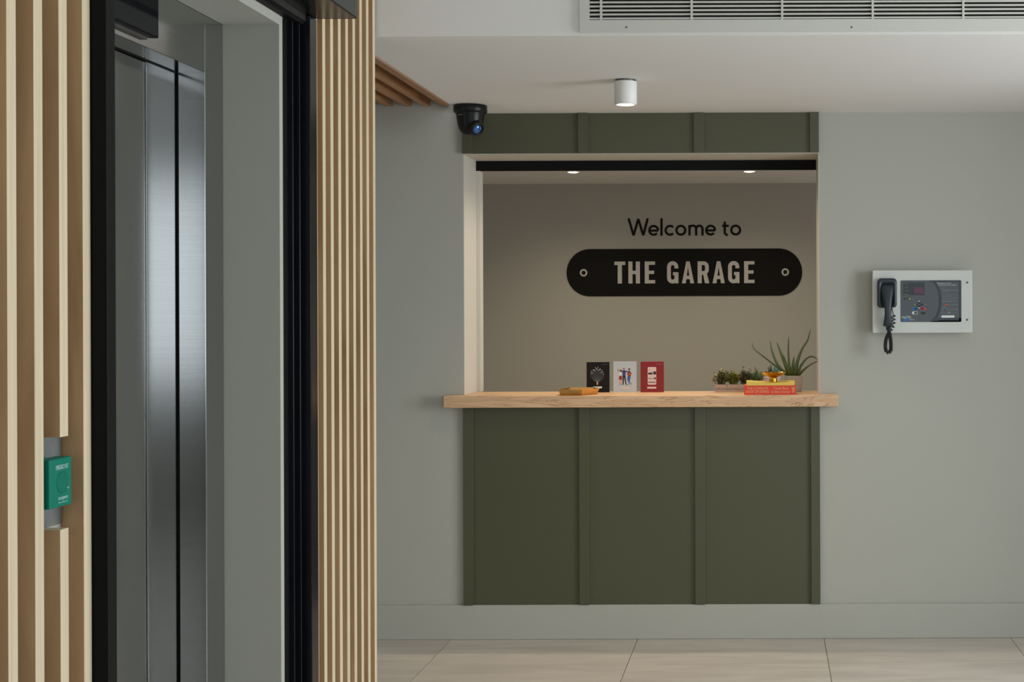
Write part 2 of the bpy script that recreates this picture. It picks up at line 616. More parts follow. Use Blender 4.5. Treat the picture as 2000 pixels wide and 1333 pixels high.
# right wall with a window, street front behind the camera
bm = B()
box(bm, 2.2, 3.5, 5.3, D, 0, 2.75)  # unseen pier added to shade the right end of the reception wall
box(bm, 3.5, 3.6, -2.6, 2.5, 0, 2.75)
box(bm, 3.5, 3.6, 5.1, D, 0, 2.75)
box(bm, 3.5, 3.6, 2.5, 5.1, 0, 0.55)
box(bm, 3.5, 3.6, 2.5, 5.1, 2.36, 2.75)
struct('wall_right', bm, M_SAGE)
bm = B()
for a in (2.5, 3.77, 5.04):
    box(bm, 3.52, 3.58, a, a + 0.06, 0.55, 2.36)
box(bm, 3.52, 3.58, 2.5, 5.1, 0.55, 0.61)
box(bm, 3.52, 3.58, 2.5, 5.1, 2.30, 2.36)
struct('window_1', bm, M_BLACK)
bm = B()
box(bm, -2.2, -1.5, -2.6, -2.5, 0, 2.75)
box(bm, 2.7, 3.6, -2.6, -2.5, 0, 2.75)
box(bm, -1.5, 2.7, -2.6, -2.5, 0, 0.95)
box(bm, -1.5, 2.7, -2.6, -2.5, 2.5, 2.75)
struct('wall_front', bm, M_SAGE)
bm = B()
for a in (-1.5, -0.12, 1.26, 2.64):
    box(bm, a, a + 0.06, -2.58, -2.52, 0.95, 2.5)
box(bm, -1.5, 2.7, -2.58, -2.52, 0.95, 1.01)
box(bm, -1.5, 2.7, -2.58, -2.52, 2.44, 2.5)
struct('window_2', bm, M_BLACK)

# ------------------------------------------------------------------ slatted wall panels
def slat_bm(x0, x1, y0, y1, z0, z1):
    b = B()
    fs = box(b, x0, x1, y0, y1, z0, z1)
    for k in (2, 3):
        fs[k].material_index = 1
    return b


SX0, SX1 = -1.321, -1.28
near = thing('slat_panel', 'near panel of upright plywood slats, one slat cut for the green call box', 'wall panel', (SX0, 2.3, 0))
P_N, W_N = 0.0890, 0.0305
y0 = 2.678
proto = obj('slat', slat_bm(SX0, SX1, y0, y0 + W_N, 0.002, 2.748), [M_PLY_EDGE, M_PLY_FACE], near)
for k in range(2, 12):
    copy_part(proto, near, (0, -P_N * k, 0))
yc = y0 - P_N
obj('slat', slat_bm(SX0, SX1, yc, yc + W_N, 1.2525, 2.748), [M_PLY_EDGE, M_PLY_FACE], near)
obj('slat', slat_bm(SX0, SX1, yc, yc + W_N, 0.002, 1.0845), [M_PLY_EDGE, M_PLY_FACE], near)

far = thing('slat_panel', 'far panel of thin upright plywood slats between the black frame and the reception wall', 'wall panel', (SX0, 4.37, 0))
proto = obj('slat', slat_bm(SX0, SX1, 4.0525, 4.0525 + 0.0272, 0.002, 2.748), [M_PLY_EDGE, M_PLY_FACE], far)
for k in range(1, 9):
    copy_part(proto, far, (0, 0.0754 * k, 0))

# ------------------------------------------------------------------ lift
lift = thing('elevator', 'brushed steel lift doors and surround recessed behind the black frame', 'elevator', (-1.5, 3.28, 0))
bm = bbox(-1.532, -1.4615, 3.727, 3.8495, 0.002, 2.2555, 0.0015, 2)
obj('door_jamb', bm, M_STEEL, lift)
obj('door_jamb', bbox(-1.532, -1.4615, 2.7505, 2.827, 0.002, 2.2555, 0.0015, 2), M_STEEL, lift)
obj('header_panel', bbox(-1.532, -1.4615, 2.8275, 3.7265, 2.106, 2.2555, 0.0015, 2), M_STEEL, lift)
obj('gap_shade_strip', bbox(-1.5358, -1.5322, 3.726, 3.80, 0.002, 2.10), M_BLACKM, lift)  # black strip stands in for the shaded gap between jamb and door
obj('gap_shade_strip', bbox(-1.5358, -1.5322, 2.83, 3.72, 2.1040, 2.125), M_BLACKM, lift)  # black strip stands in for the shaded gap above the doors
e = 3.7765
for k in range(4):
    dx = 0.004 * (k % 2)
    obj('door_panel', bbox(-1.575 - dx, -1.5362 - dx, e - 0.2265, e - 0.0015, 0.004, 2.118, 0.001, 1), M_STEEL, lift)
    e -= 0.228
obj('sill', bbox(-1.58, -1.4625, 2.83, 3.724, 0.0005, 0.003), M_STEEL, lift)

ind = thing('floor_indicator', 'glossy black display box fixed to the steel lift header', 'indicator', (-1.45, 3.27, 2.129))
bm = bbox(-1.4613, -1.437, 3.14, 3.388, 2.129, 2.245, 0.003, 2)
obj('housing', bm, M_GLOSSBLK, ind)
obj('base_plate', bbox(-1.4614, -1.452, 3.15, 3.36, 2.121, 2.1288), M_SCREW, ind)

# ------------------------------------------------------------------ black sliding-shutter frame round the lift
fr = thing('shutter_frame', 'black steel shutter frame standing proud around the lift recess', 'frame', (-1.3, 3.38, 0))
obj('jamb', bbox(-1.3215, -1.2503, 2.712, 2.7495, 0.002, 2.309, 0.002, 2), M_BLACKM, fr)
obj('jamb', bbox(-1.3215, -1.2700, 3.9860, 4.0460, 0.002, 2.309, 0.002, 2), M_BLACK, fr)
obj('guide_rail', bbox(-1.3215, -1.3130, 3.8770, 3.9250, 0.002, 2.281, 0.001, 1), M_BLACKM, fr)
obj('guide_rail', bbox(-1.3215, -1.2990, 3.9255, 3.9330, 0.002, 2.281, 0.001, 1), M_BLACK, fr)
obj('guide_rail', bbox(-1.3215, -1.3120, 3.9335, 3.9560, 0.002, 2.281), M_BLACKM, fr)
obj('guide_rail', bbox(-1.3215, -1.2900, 3.9565, 3.9620, 0.002, 2.281, 0.001, 1), M_BLACK, fr)
obj('guide_rail', bbox(-1.3215, -1.3050, 3.9625, 3.9855, 0.002, 2.281), M_BLACKM, fr)
obj('track', bbox(-1.3095, -1.2860, 2.7505, 3.9850, 2.2812, 2.3095, 0.001, 1), M_BLACKM, fr)
obj('header_box', bbox(-1.3095, -1.1555, 2.712, 4.047, 2.310, 2.66, 0.004, 2), M_BLACK, fr)
obj('track_lip', bbox(-1.2855, -1.2815, 2.7505, 3.9850, 2.292, 2.3095), M_SCREW, fr)
for z in (0.62, 1.02, 1.66, 2.02):
    bm = B()
    lathe(bm, [(0.0, 0.0), (0.0035, 0.0), (0.0025, 0.001), (0.0, 0.0012)], (-1.29, 2.7118, z), 10, Matrix.Rotation(PI / 2, 3, 'X'))
    obj('fixing', bm, M_SCREW, fr)

# ------------------------------------------------------------------ green call box on the near slats
cp = thing('call_point', 'small emerald green emergency exit call box in the gap of the cut slat', 'switch', (-1.30, 2.58, 1.1275))
CX = -1.275
bm = bbox(-1.305, CX, 2.541, 2.622, 1.1275, 1.2155, 0.0025, 3)
obj('housing', bm, M_EXIT, cp)
obj('back_box', bbox(-1.3195, -1.3052, 2.548, 2.616, 1.132, 1.212), M_CAB, cp)
obj('mounting_plate', bbox(-1.3218, -1.3197, 2.545, 2.676, 1.0845, 1.2525), M_GALV, cp)
bm = B()
R90 = Matrix.Rotation(PI / 2, 3, 'Y')
lathe(bm, [(0.0, 0.0010), (0.0175, 0.0010), (0.0182, 0.0004), (0.0182, -0.0005)], (CX, 2.586, 1.1715), 36, R90)
for f in bm.faces:
    f.smooth = False
btn = obj('button', bm, M_EXITD, cp)
bm = B()
lathe(bm, [(0.0186, 0.0), (0.0192, 0.0009), (0.0206, 0.0009), (0.0212, 0.0)], (CX, 2.586, 1.1715), 36, R90)
obj('button_rim', bm, M_EXITD, cp)
bm = B()
xf = CX + 0.0006
text_into(bm, 'EMERGENCY EXIT', 2.563, 2.608, 1.1955, 1.2035, xf, 0, '+X')
text_into(bm, 'coopers', 2.571, 2.606, 1.1385, 1.1455, xf, 0, '+X')
text_into(bm, 'www.coopers.co', 2.572, 2.606, 1.1342, 1.1366, xf, 0, '+X')
text_into(bm, 'PUSH', 2.604, 2.611, 1.158, 1.161, xf, 0, '+X')
obj('lettering', bm, M_EXITT, cp, fixn=False)['kind'] = 'stuff'

# ------------------------------------------------------------------ beams in the ceiling recess
sc = thing('slatted_ceiling', 'warm oak ceiling beams in the dark recess left of the security camera', 'ceiling beams', (-1.8, 5.6, 2.42))
proto = obj('beam', bbox(-1.4720, -1.4395, 4.70, 6.498, 2.422, 2.5795), M_BEAM, sc)
for k in range(1, 13):
    copy_part(proto, sc, (-0.0855 * k, 0, 0))

# ------------------------------------------------------------------ olive panelling
BXS = [(-1.3778, -1.3335), (-0.8535, -0.8090), (-0.3290, -0.2830), (0.1965, 0.2378)]


def panelling(label, z0, z1, nm):
    t = thing('wall_panelling', label, 'wall paneling', (-0.57, 6.5, z0))
    for k in range(3):
        obj('panel', bbox(BXS[k][0] + 0.002, BXS[k + 1][1] - 0.002 if k == 2 else BXS[k + 1][0] + 0.02, 6.4930, 6.4998, z0, z1), M_GREEN, t)
    for a, b in BXS:
        obj('batten', bbox(a, b, 6.4780, 6.4928, z0, z1, 0.0012, 2), M_GREEN, t)
    return t


panelling('tall olive green board panelling with battens under the oak counter', 0.158, 1.0555, 'l')
panelling('low olive green board panelling with battens above the hatch', 2.2058, 2.3875, 'u')

# ------------------------------------------------------------------ hatch linings, counter, shutter
bm = B()
obj_l = bbox(HX0, HX0 + 0.003, 6.5, 6.773, 1.1095, 2.2025)
jl = struct('trim_2', obj_l, M_CREAM)
jr = struct('trim_3', bbox(HX1 - 0.003, HX1, 6.5, 6.773, 1.1095, 2.2025), M_CREAM)
js = struct('trim_4', bbox(HX0, HX1, 6.5, 6.773, 2.2025, 2.2055), M_CREAM)

bm = B()
box(bm, -1.4536, 0.3184, 6.42, 6.4985, 1.0558, 1.109)
bevel(bm, 0.0025, 2)
b2 = B()
box(b2, HX0 + 0.0005, HX1 - 0.0005, 6.4985, 6.775, 1.0558, 1.109)
me_t = bpy.data.meshes.new('tmp')
b2.to_mesh(me_t)
b2.free()
bm.from_mesh(me_t)
bpy.data.meshes.remove(me_t)
tag(obj('counter', bm, M_OAK), 'thick light oak counter slab running through the reception hatch', 'counter')

sh = thing('roller_shutter', 'black roller shutter box across the top of the hatch', 'shutter', (-0.57, 6.8, 2.156))
obj('housing', bbox(HX0 + 0.001, HX1 - 0.001, 6.7735, 6.800, 2.1585, 2.32), M_BLACKM, sh)
obj('guide_rail', bbox(HX0, -1.3555, 6.7735, 6.84, 1.109, 2.1555, 0.001, 1), M_CREAM, sh)
obj('bottom_bar', bbox(HX0 + 0.002, HX1 - 0.002, 6.776, 6.797, 2.1562, 2.1584), M_BLACKM, sh)

# ------------------------------------------------------------------ lettering and sign on the office wall
YS = 9.979
K3 = YS / F / 3.846                         # metres per unit of the close-up used to measure the sign
SX_, SZ_ = at(1080, 400, YS)


def sg(u, v):
    """close-up units (right, down) -> X, Z"""
    return SX_ + u * K3, SZ_ - v * K3


def sgl(pts):
    return [sg(u, v) for u, v in pts]


lt = thing('wall_lettering', 'black words Welcome to above the pill-shaped sign', 'lettering', (*(sg(986, 236)[:1]), YS, sg(986, 236)[1]))
SW = 17.5 * K3
yl = YS - 0.0012


def letter(strokes, parent, m, wd, y):
    b = B()
    for k, s in enumerate(strokes):
        stroke(b, sgl(s), wd, y - 0.0003 * k)
    for f in b.faces:
        f.normal_update()
        if f.normal.y > 0:
            f.normal_flip()
    return obj('letter', b, m, parent, fixn=False)


def varc(cx, cy, r, a0, a1, n=20):
    return [(cx + r * math.cos(math.radians(a0 + (a1 - a0) * i / n)), cy - r * math.sin(math.radians(a0 + (a1 - a0) * i / n))) for i in range(n + 1)]


letter([[(568, 105), (605, 234)], [(605, 234), (641, 110)], [(641, 110), (678, 234)], [(678, 234), (712, 105)]], lt, M_VINYL, SW * 0.95, yl)
letter([varc(756, 196, 33, 0, 318), [(726, 198), (790, 198)]], lt, M_VINYL, SW * 0.92, yl)
letter([[(815, 105), (815, 236)]], lt, M_VINYL, SW, yl)
letter([varc(879, 196, 33, 45, 315)], lt, M_VINYL, SW * 0.95, yl)
letter([varc(960, 196, 33, 0, 360, 28)], lt, M_VINYL, SW * 0.95, yl)
letter([[(1025, 157), (1025, 236)], varc(1050, 186, 25, 180, 0, 12) + [(1075, 236)], varc(1099, 186, 24, 180, 0, 12) + [(1123, 236)]], lt, M_VINYL, SW * 0.95, yl)
letter([varc(1184, 196, 33, 0, 318), [(1154, 198), (1218, 198)]], lt, M_VINYL, SW * 0.92, yl)
letter([[(1290, 132), (1290, 212)] + varc(1309, 212, 19, 180, 285, 8), [(1272, 164), (1320, 164)]], lt, M_VINYL, SW * 0.95, yl)
letter([varc(1372, 196, 33, 0, 360, 28)], lt, M_VINYL, SW * 0.95, yl)

sx, sz = sg(986, 690)
sn = thing('wall_sign', 'black pill-shaped sign reading THE GARAGE on the office wall', 'sign', (sx, YS, sz))
(px0, pz1), (px1, pz0) = sg(101, 335), sg(1870, 690)
bm = B()
prism_xz(bm, rrect(px0, px1, pz0, pz1, (pz1 - pz0) / 2 - 0.0005, 18), YS - 0.004, YS)
obj('plate', bm, M_VINYL, sn)
yp = YS - 0.0052


def poly_letter(x0, polys, strokes=(), wd=29):
    """letter polygons: x from x0, y up from the baseline at 595"""
    b = B()
    k = 0
    for p in polys:
        flat_xz(b, [sg(x0 + u, 595 - v) for u, v in p], yp - 0.0004 * k)
        k += 1
    for s in strokes:
        stroke(b, [sg(x0 + u, 595 - v) for u, v in s], wd * K3, yp - 0.0004 * k)
        k += 1
    for f in b.faces:
        f.normal_update()
        if f.normal.y > 0:
            f.normal_flip()
    return obj('letter', b, M_SIGNW, sn, fixn=False)


def rc(a, b, c, d):
    return [(a, c), (b, c), (b, d), (a, d)]


def larc(cx, cy, r, a0, a1, n=8):
    return [(cx + r * math.cos(math.radians(a0 + (a1 - a0) * i / n)), cy + r * math.sin(math.radians(a0 + (a1 - a0) * i / n))) for i in range(n + 1)]


E_ = [rc(0, 31, 0, 165), rc(31, 78, 0, 25), rc(31, 71, 71, 96), rc(31, 78, 140, 165)]
A_ = [[(0, 0), (29, 0), (46, 122), (46, 165), (33, 165)], [(92, 0), (59, 165), (46, 165), (46, 122), (63, 0)], [(24, 31), (68, 31), (64, 57), (28, 57)]]
G_S = [[(71, 112), (71, 124)] + larc(43, 124, 28, 0, 180)[1:] + [(15, 41)] + larc(43, 41, 28, 180, 360)[1:] + [(71, 84)]]
G_P = [rc(45, 86, 60, 84), rc(64, 86, 0, 62)]
poly_letter(460, [rc(0, 82, 139, 165), rc(25, 57, 0, 140)])
poly_letter(565, [rc(0, 31, 0, 165), rc(56, 87, 0, 165), rc(30, 57, 70, 96)])
poly_letter(688, E_)
poly_letter(855, G_P, G_S)
poly_letter(967, A_)
poly_letter(1085, [rc(0, 31, 0, 165), [(40, 72), (68, 80), (88, 0), (55, 0)]],
            [[(20, 151), (45, 151)] + larc(45, 126, 25, 90, 0, 6)[1:] + [(70, 104)] + larc(45, 104, 26, 0, -90, 6)[1:] + [(20, 78)]], 28)
poly_letter(1197, A_)
poly_letter(1313, G_P, G_S)
poly_letter(1434, E_)
for u in (229, 1743):
    b = B()
    stroke(b, sgl(varc(u, 513, 22, 0, 360, 28)), 12 * K3, yp)
    obj('ring', b, M_SIGNW, sn)

# ------------------------------------------------------------------ lights of the place
cl = thing('ceiling_light', 'white surface-mounted cylinder downlight in front of the olive panels', 'light', (-0.548, 5.578, 2.29))
c = (-0.548, 5.578, 0)
bm = B()
lathe(bm, [(0.0, 2.3800), (0.0438, 2.3800), (0.0440, 2.3795), (0.0440, 2.2910), (0.0432, 2.2900), (0.0350, 2.2900), (0.0345, 2.2960)], c, 40)
obj('shade', bm, M_LAMPW, cl)
bm = B()
lathe(bm, [(0.0345, 2.2925), (0.0, 2.2925)], c, 32)
obj('diffuser', bm, M_GLOW, cl)
bm = B()
lathe(bm, [(0.0405, 2.3879), (0.0405, 2.3801)], c, 32)
obj('shadow_gap_ring', bm, M_SCREW, cl)  # dark ring stands in for the shadow gap under the ceiling

for k, (sx, lb) in enumerate(((-1.235, 'left of two recessed warm office downlights glowing below the shutter box'),
                              (-0.11, 'right of two recessed warm office downlights glowing below the shutter box'))):
    t = thing('recessed_light', lb, 'light', (sx, 9.14, CEIL), 'recessed downlights in the office ceiling')
    bm = B()
    lathe(bm, [(0.043, 2.3879), (0.043, 2.3845), (0.036, 2.3835), (0.034, 2.3850)], (sx, 9.14, 0), 32)
    obj('trim_ring', bm, M_LAMPW, t)
    bm = B()
    lathe(bm, [(0.0345, 2.3846), (0.025, 2.3820), (0.0, 2.3800)], (sx, 9.14, 0), 32)
    obj('diffuser', bm, M_GLOW, t)

# ------------------------------------------------------------------ security camera
CC = Vector((-1.291, 6.243, CEIL))
cv = thing('security_camera', 'black turret security camera at the ceiling corner beside the beams', 'camera', tuple(CC))
bm = B()
lathe(bm, [(0, -0.0005), (0.069, -0.0005), (0.0725, -0.004), (0.0725, -0.030), (0.069, -0.034), (0.060, -0.0345)], CC, 48)
obj('base', bm, M_CAMBLK, cv)
bm = B()
lathe(bm, [(0.0635, -0.0345), (0.0620, -0.038), (0.0590, -0.060), (0.0560, -0.080), (0.0505, -0.100), (0.042, -0.116), (0.030, -0.127), (0.014, -0.133), (0.0, -0.1335)], CC, 48)
obj('turret', bm, M_CAMBLK, cv)
dirv = Vector((0.60, -0.58, -0.50)).normalized()
rot = dirv.to_track_quat('Z', 'Y').to_matrix()
hc = CC + Vector((0.010, -0.012, -0.086))
bm = B()
lathe(bm, [(0.036, 0.010), (0.034, 0.044), (0.030, 0.050), (0.024, 0.0505), (0.022, 0.046)], hc, 36, rot)
hd = obj('lens_housing', bm, M_CAMBLK, cv)
bm = B()
lathe(bm, [(0.0205, 0.0465), (0.016, 0.050), (0.009, 0.0525), (0.0, 0.0535)], hc, 30, rot)
obj('lens', bm, M_LENS, cv)
bm = B()
xa, za = at(895.5, 224.3, 6.19)
flat_xz(bm, [(xa, za - 0.0016), (xa + 0.019, za - 0.0008), (xa + 0.019, za + 0.0010), (xa, za + 0.0002)], 6.1812)
obj('label_strip', bm, M_PRG, cv, fixn=False)

# ------------------------------------------------------------------ air vent on the bulkhead
YV = 4.697
vt = thing('air_vent', 'long white linear air grille along the top of the bulkhead', 'vent', (0.6, YV, 2.398))
VX0, VX1 = -0.610, 1.80
VZ0, VZ1 = 2.398, 2.640
GX0, GX1, GZ0, GZ1 = -0.578, 1.768, 2.4375, 2.600
bm = B()
box(bm, VX0, GX0, YV - 0.012, YV, VZ0, VZ1)
box(bm, GX1, VX1, YV - 0.012, YV, VZ0, VZ1)
box(bm, GX0, GX1, YV - 0.012, YV, VZ0, GZ0)
box(bm, GX0, GX1, YV - 0.012, YV, GZ1, VZ1)
obj('frame', bm, M_VENT, vt)
obj('duct', bbox(GX0, GX1, YV - 0.0018, YV - 0.0004, GZ0, GZ1), M_DUCT, vt)
proto = None
z = GZ0 + 0.0024
k = 0
first = None
while z < GZ1 - 0.006:
    if first is None:
        first = obj('louvre', bbox(GX0, GX1, YV - 0.0105, YV - 0.002, z, z + 0.0056, 0.0006, 1), M_VENT, vt)
    else:
        copy_part(first, vt, (0, 0, 0.01325 * k))
    k += 1
    z += 0.01325
first = None
for k in range(8):
    if first is None:
        first = obj('divider', bbox(-0.5435, -0.5365, YV - 0.0125, YV - 0.002, GZ0, GZ1), M_VENT, vt)
    else:
        copy_part(first, vt, (0.2966 * k, 0, 0))
RX = Matrix.Rotation(PI / 2, 3, 'X')
for px in (1223.5, 1663.5, 2103.5):
    xx, zz = at(px, 53.3, YV - 0.012)
    b = B()
    lathe(b, [(0.0, 0.0016), (0.0026, 0.0012), (0.0034, 0.0)], (xx, YV - 0.012, zz), 14, RX)
    obj('screw', b, M_SCREW, vt)

# ------------------------------------------------------------------ emergency telephone cabinet
YF = 6.42
K8 = YF / F / 6.06


def cb(u, v, Y=YF):
    return at(1640 + u / 6.06, 500 + v / 6.06, Y)


cx0, cz1 = cb(388, 172)
cx1, cz0 = cb(1572, 912)
ph = thing('telephone_cabinet', 'pale grey emergency voice communication cabinet on the wall right of the hatch', 'intercom', ((cx0 + cx1) / 2, 6.499, cz0))
obj('cabinet_body', bbox(cx0 + 0.003, cx1 - 0.003, YF + 0.014, 6.4995, cz0 + 0.003, cz1 - 0.003, 0.002, 1), M_CAB, ph)
dr = obj('cabinet_door', bbox(cx0, cx1, YF, YF + 0.0138, cz0, cz1, 0.0035, 3), M_CAB, ph)
for v in (316, 757):
    b = B()
    a = cb(1509, v)
    lathe(b, [(0.0, 0.0018), (0.0042, 0.0016), (0.0052, 0.0)], (a[0], YF, a[1]), 18, RX)
    obj('lock', b, M_SCREW, dr)

# control panel plate and its print
p0, q1 = cb(722, 292)
p1, q0 = cb(1440, 782)
yq = YF - 0.003
bm = B()
prism_xz(bm, rrect(p0, p1, q0, q1, 0.004, 4), yq, YF - 0.0002, 0)
cpn = obj('control_panel', bm, M_PANEL, ph)
# close-up units of the panel photograph (13.33 per pixel from 1750, 540)
def cq(u, v, Y=yq):
    return at(1750 + u / 13.33, 540 + v / 13.33, Y)


def cqr(u0, u1, v0, v1):
    a = cq(u0, v1)
    b = cq(u1, v0)
    return a[0], b[0], a[1], b[1]


b = B()
yy = yq - 0.0004
crv = [(930, 108)] + [(930 + 255 * math.sin(math.radians(t)), 640 - 520 * math.cos(math.radians(t))) for t in range(4, 178, 8)] + [(930, 1175)]
for i in range(len(crv) - 1):
    v0, v1 = crv[i], crv[i + 1]
    if v1[1] <= v0[1]:
        continue
    flat_xz(b, [cq(v0[0], v0[1]), cq(v1[0], v1[1]), cq(v1[0] - 70, v1[1]), cq(v0[0] - 70, v0[1])][::-1], yy, 1)
for v0, v1, u0 in ((108, 150, 880), (1085, 1190, 940), (1150, 1190, 880)):
    x0_, x1_, z0_, z1_ = cqr(u0, 1690, v0, v1)
    flat_xz(b, [(x0_, z0_), (x1_, z0_), (x1_, z1_), (x0_, z1_)], yy - 0.0001, 0)
x0_, x1_, z0_, z1_ = cqr(1640, 1692, 150, 1150)
flat_xz(b, [(x0_, z0_), (x1_, z0_), (x1_, z1_), (x0_, z1_)], yy - 0.0001, 0)
obj('printed_border', b, [M_PANELD, M_PANELT], cpn)
b = B()
x0_, x1_, z0_, z1_ = cqr(190, 745, 158, 492)
flat_xz(b, [(x0_, z0_), (x1_, z0_), (x1_, z1_), (x0_, z1_)], yq - 0.0005, 0)
x0_, x1_, z0_, z1_ = cqr(190, 395, 560, 615)
flat_xz(b, rrect(x0_, x1_, z0_, z1_, 0.0018, 3), yq - 0.0005, 0)
obj('display_window', b, M_PANELT, cpn)
x0_, x1_, z0_, z1_ = cqr(470, 720, 290, 455)
obj('display', bbox(x0_, x1_, yq - 0.0014, yq - 0.0006, z0_, z1_), M_PINK, cpn)
# lettering
b = B()
yt = yq - 0.0010


def tq(s, u0, u1, v0, v1, mi=0):
    x0_, x1_, z0_, z1_ = cqr(u0, u1, v0, v1)
    text_into(b, s, x0_, x1_, z0_, z1_, yt, mi)


tq('Emergency Voice', 1075, 1435, 165, 205)
tq('Communication System', 1095, 1585, 212, 250)
tq('SigTEL', 155, 405, 1035, 1108)
tq('COMPACT', 335, 490, 1120, 1145)
tq('System On', 215, 345, 184, 206, 1)
tq('Mains On', 238, 330, 274, 296, 1)
tq('Fault', 240, 330, 366, 388, 1)
tq('Disabled', 215, 330, 455, 477, 1)
tq('Silence', 265, 335, 584, 600, 1)
tq('Answer', 745, 835, 728, 748, 1)
tq('Call Waiting', 435, 555, 1000, 1014, 1)
tq('Operation', 1145, 1305, 296, 316, 1)
for k, (v, u1) in enumerate(((336, 1400), (388, 1355), (430, 1370), (468, 1540), (498, 1460), (524, 1460), (552, 1590), (578, 1590), (606, 1450), (634, 1580), (784, 1290), (886, 1360), (930, 1600), (966, 1560))):
    tq(('To make a call lift handset', 'and press the button', 'To answer a call', 'lift the handset and press', 'the flashing button', 'press again to end', 'a call is held when the', 'button is pressed once', 'and the lamp flashes', 'until it is released',
        'Reset', 'Test lamps', 'Handset off hook: replace', 'after each call is made')[k], 1205 if k < 12 else 1165, u1, v, v + 15, 1)
for v, u0, u1 in ((362, 1200, 1625), (656, 1200, 1440), (738, 1340, 1625), (858, 1200, 1625)):
    x0_, x1_, z0_, z1_ = cqr(u0, u1, v, v + 9)
    flat_xz(b, [(x0_, z0_), (x1_, z0_), (x1_, z1_), (x0_, z1_)], yt, 1)
for u0, u1, v0, v1, mi in ((1185, 1520, 1018, 1080, 0), (1255, 1335, 728, 752, 2), (1230, 1305, 845, 868, 3), (1355, 1400, 925, 965, 1), (940, 1095, 1146, 1156, 1), (1200, 1310, 826, 838, 1)):
    x0_, x1_, z0_, z1_ = cqr(u0, u1, v0, v1)
    flat_xz(b, [(x0_, z0_), (x1_, z0_), (x1_, z1_), (x0_, z1_)], yt, mi)
# blue swoosh of the maker's mark
sw = [(195, 1125), (260, 1098), (330, 1092), (322, 1128), (300, 1155), (262, 1178), (230, 1172), (206, 1148)]
flat_xz(b, [cq(*p) for p in sw][::-1], yt + 0.0002, 4)
obj('lettering', b, [M_PRW, M_PRG, M_PRRED, M_PRTEAL, M_PRBLUE], cpn, fixn=False)['kind'] = 'stuff'
# keys
def keyp(u0, u1, v0, v1, m, nm='key'):
    x0_, x1_, z0_, z1_ = cqr(u0, u1, v0, v1)
    bb = B()
    prism_xz(bb, rrect(x0_, x1_, z0_, z1_, min(x1_ - x0_, z1_ - z0_) * 0.2, 3), yq - 0.0028, yq - 0.0002)
    return obj(nm, bb, m, cpn)


def surround(u0, u1, v0, v1, m):
    x0_, x1_, z0_, z1_ = cqr(u0, u1, v0, v1)
    bb = B()
    prism_xz(bb, rrect(x0_, x1_, z0_, z1_, min(x1_ - x0_, z1_ - z0_) * 0.15, 3), yq - 0.0014, yq - 0.0002)
    return obj('key_surround', bb, m, cpn)


for cu, cvv in ((608, 690), (540, 738), (672, 738), (608, 782)):
    keyp(cu - 26, cu + 26, cvv - 22, cvv + 22, M_KEY)
for tri, m in ((((575, 665), (630, 665), (602, 632)), M_PRW), (((575, 812), (602, 845), (630, 812)), M_PRW), (((515, 715), (470, 738), (515, 760)), M_PRYEL), (((695, 715), (695, 760), (722, 738)), M_PRTEAL)):
    bb = B()
    prism_xz(bb, [cq(*p) for p in tri], yq - 0.0014, yq - 0.0002)
    obj('arrow', bb, m, cpn)
for r_, k_, m in (((425, 560, 812, 880), (480, 545, 825, 865), M_PRBLUE), ((650, 775, 812, 880), (660, 725, 825, 865), M_PRRED), ((420, 560, 918, 988), (475, 548, 930, 975), M_PRW), ((655, 775, 930, 988), (668, 735, 942, 978), M_PANELT)):
    surround(*r_, m)
    keyp(*k_, M_KEY)
x0_, z0_ = cq(358, 586)
bb = B()
lathe(bb, [(0.0, 0.0016), (0.0028, 0.0012), (0.0036, 0.0)], (x0_, yq - 0.0006, z0_), 14, RX)
obj('status_lamp', bb, M_PRYEL, cpn)

# handset cradle (part of the cabinet)
a0, b1 = cb(443, 268)
a1, b0 = cb(672, 615)
bm = B()
outer = rrect(a0, a1, b0, b1, 0.017, 6)
n = len(outer)
inn = [(a0 + 0.017 + (x - a0) / (a1 - a0) * (a1 - a0 - 0.034), b0 + 0.004 + (zv - b0) / (b1 - b0) * (b1 - b0 - 0.027)) for x, zv in outer]
v_back = [bm.verts.new((x, YF - 0.0002, zv)) for x, zv in outer]
v_mid = [bm.verts.new((x, YF - 0.022, zv)) for x, zv in outer]
v_fr = [bm.verts.new((x * 0.93 + (a0 + a1) / 2 * 0.07, YF - 0.028, zv * 0.96 + (b0 + b1) / 2 * 0.04)) for x, zv in outer]
v_in = [bm.verts.new((x, YF - 0.026, zv)) for x, zv in inn]
v_fl = [bm.verts.new((x, YF - 0.006, zv)) for x, zv in inn]
for ra, rb in ((v_back, v_mid), (v_mid, v_fr), (v_fr, v_in), (v_in, v_fl)):
    for i in range(n):
        j = (i + 1) % n
        f = bm.faces.new((ra[i], ra[j], rb[j], rb[i]))
        f.smooth = True
f = bm.faces.new(v_fl)
f.material_index = 1
bm.faces.new(v_back[::-1])
obj('handset_cradle', bm, [M_PHONE, M_PHONEIN], ph)

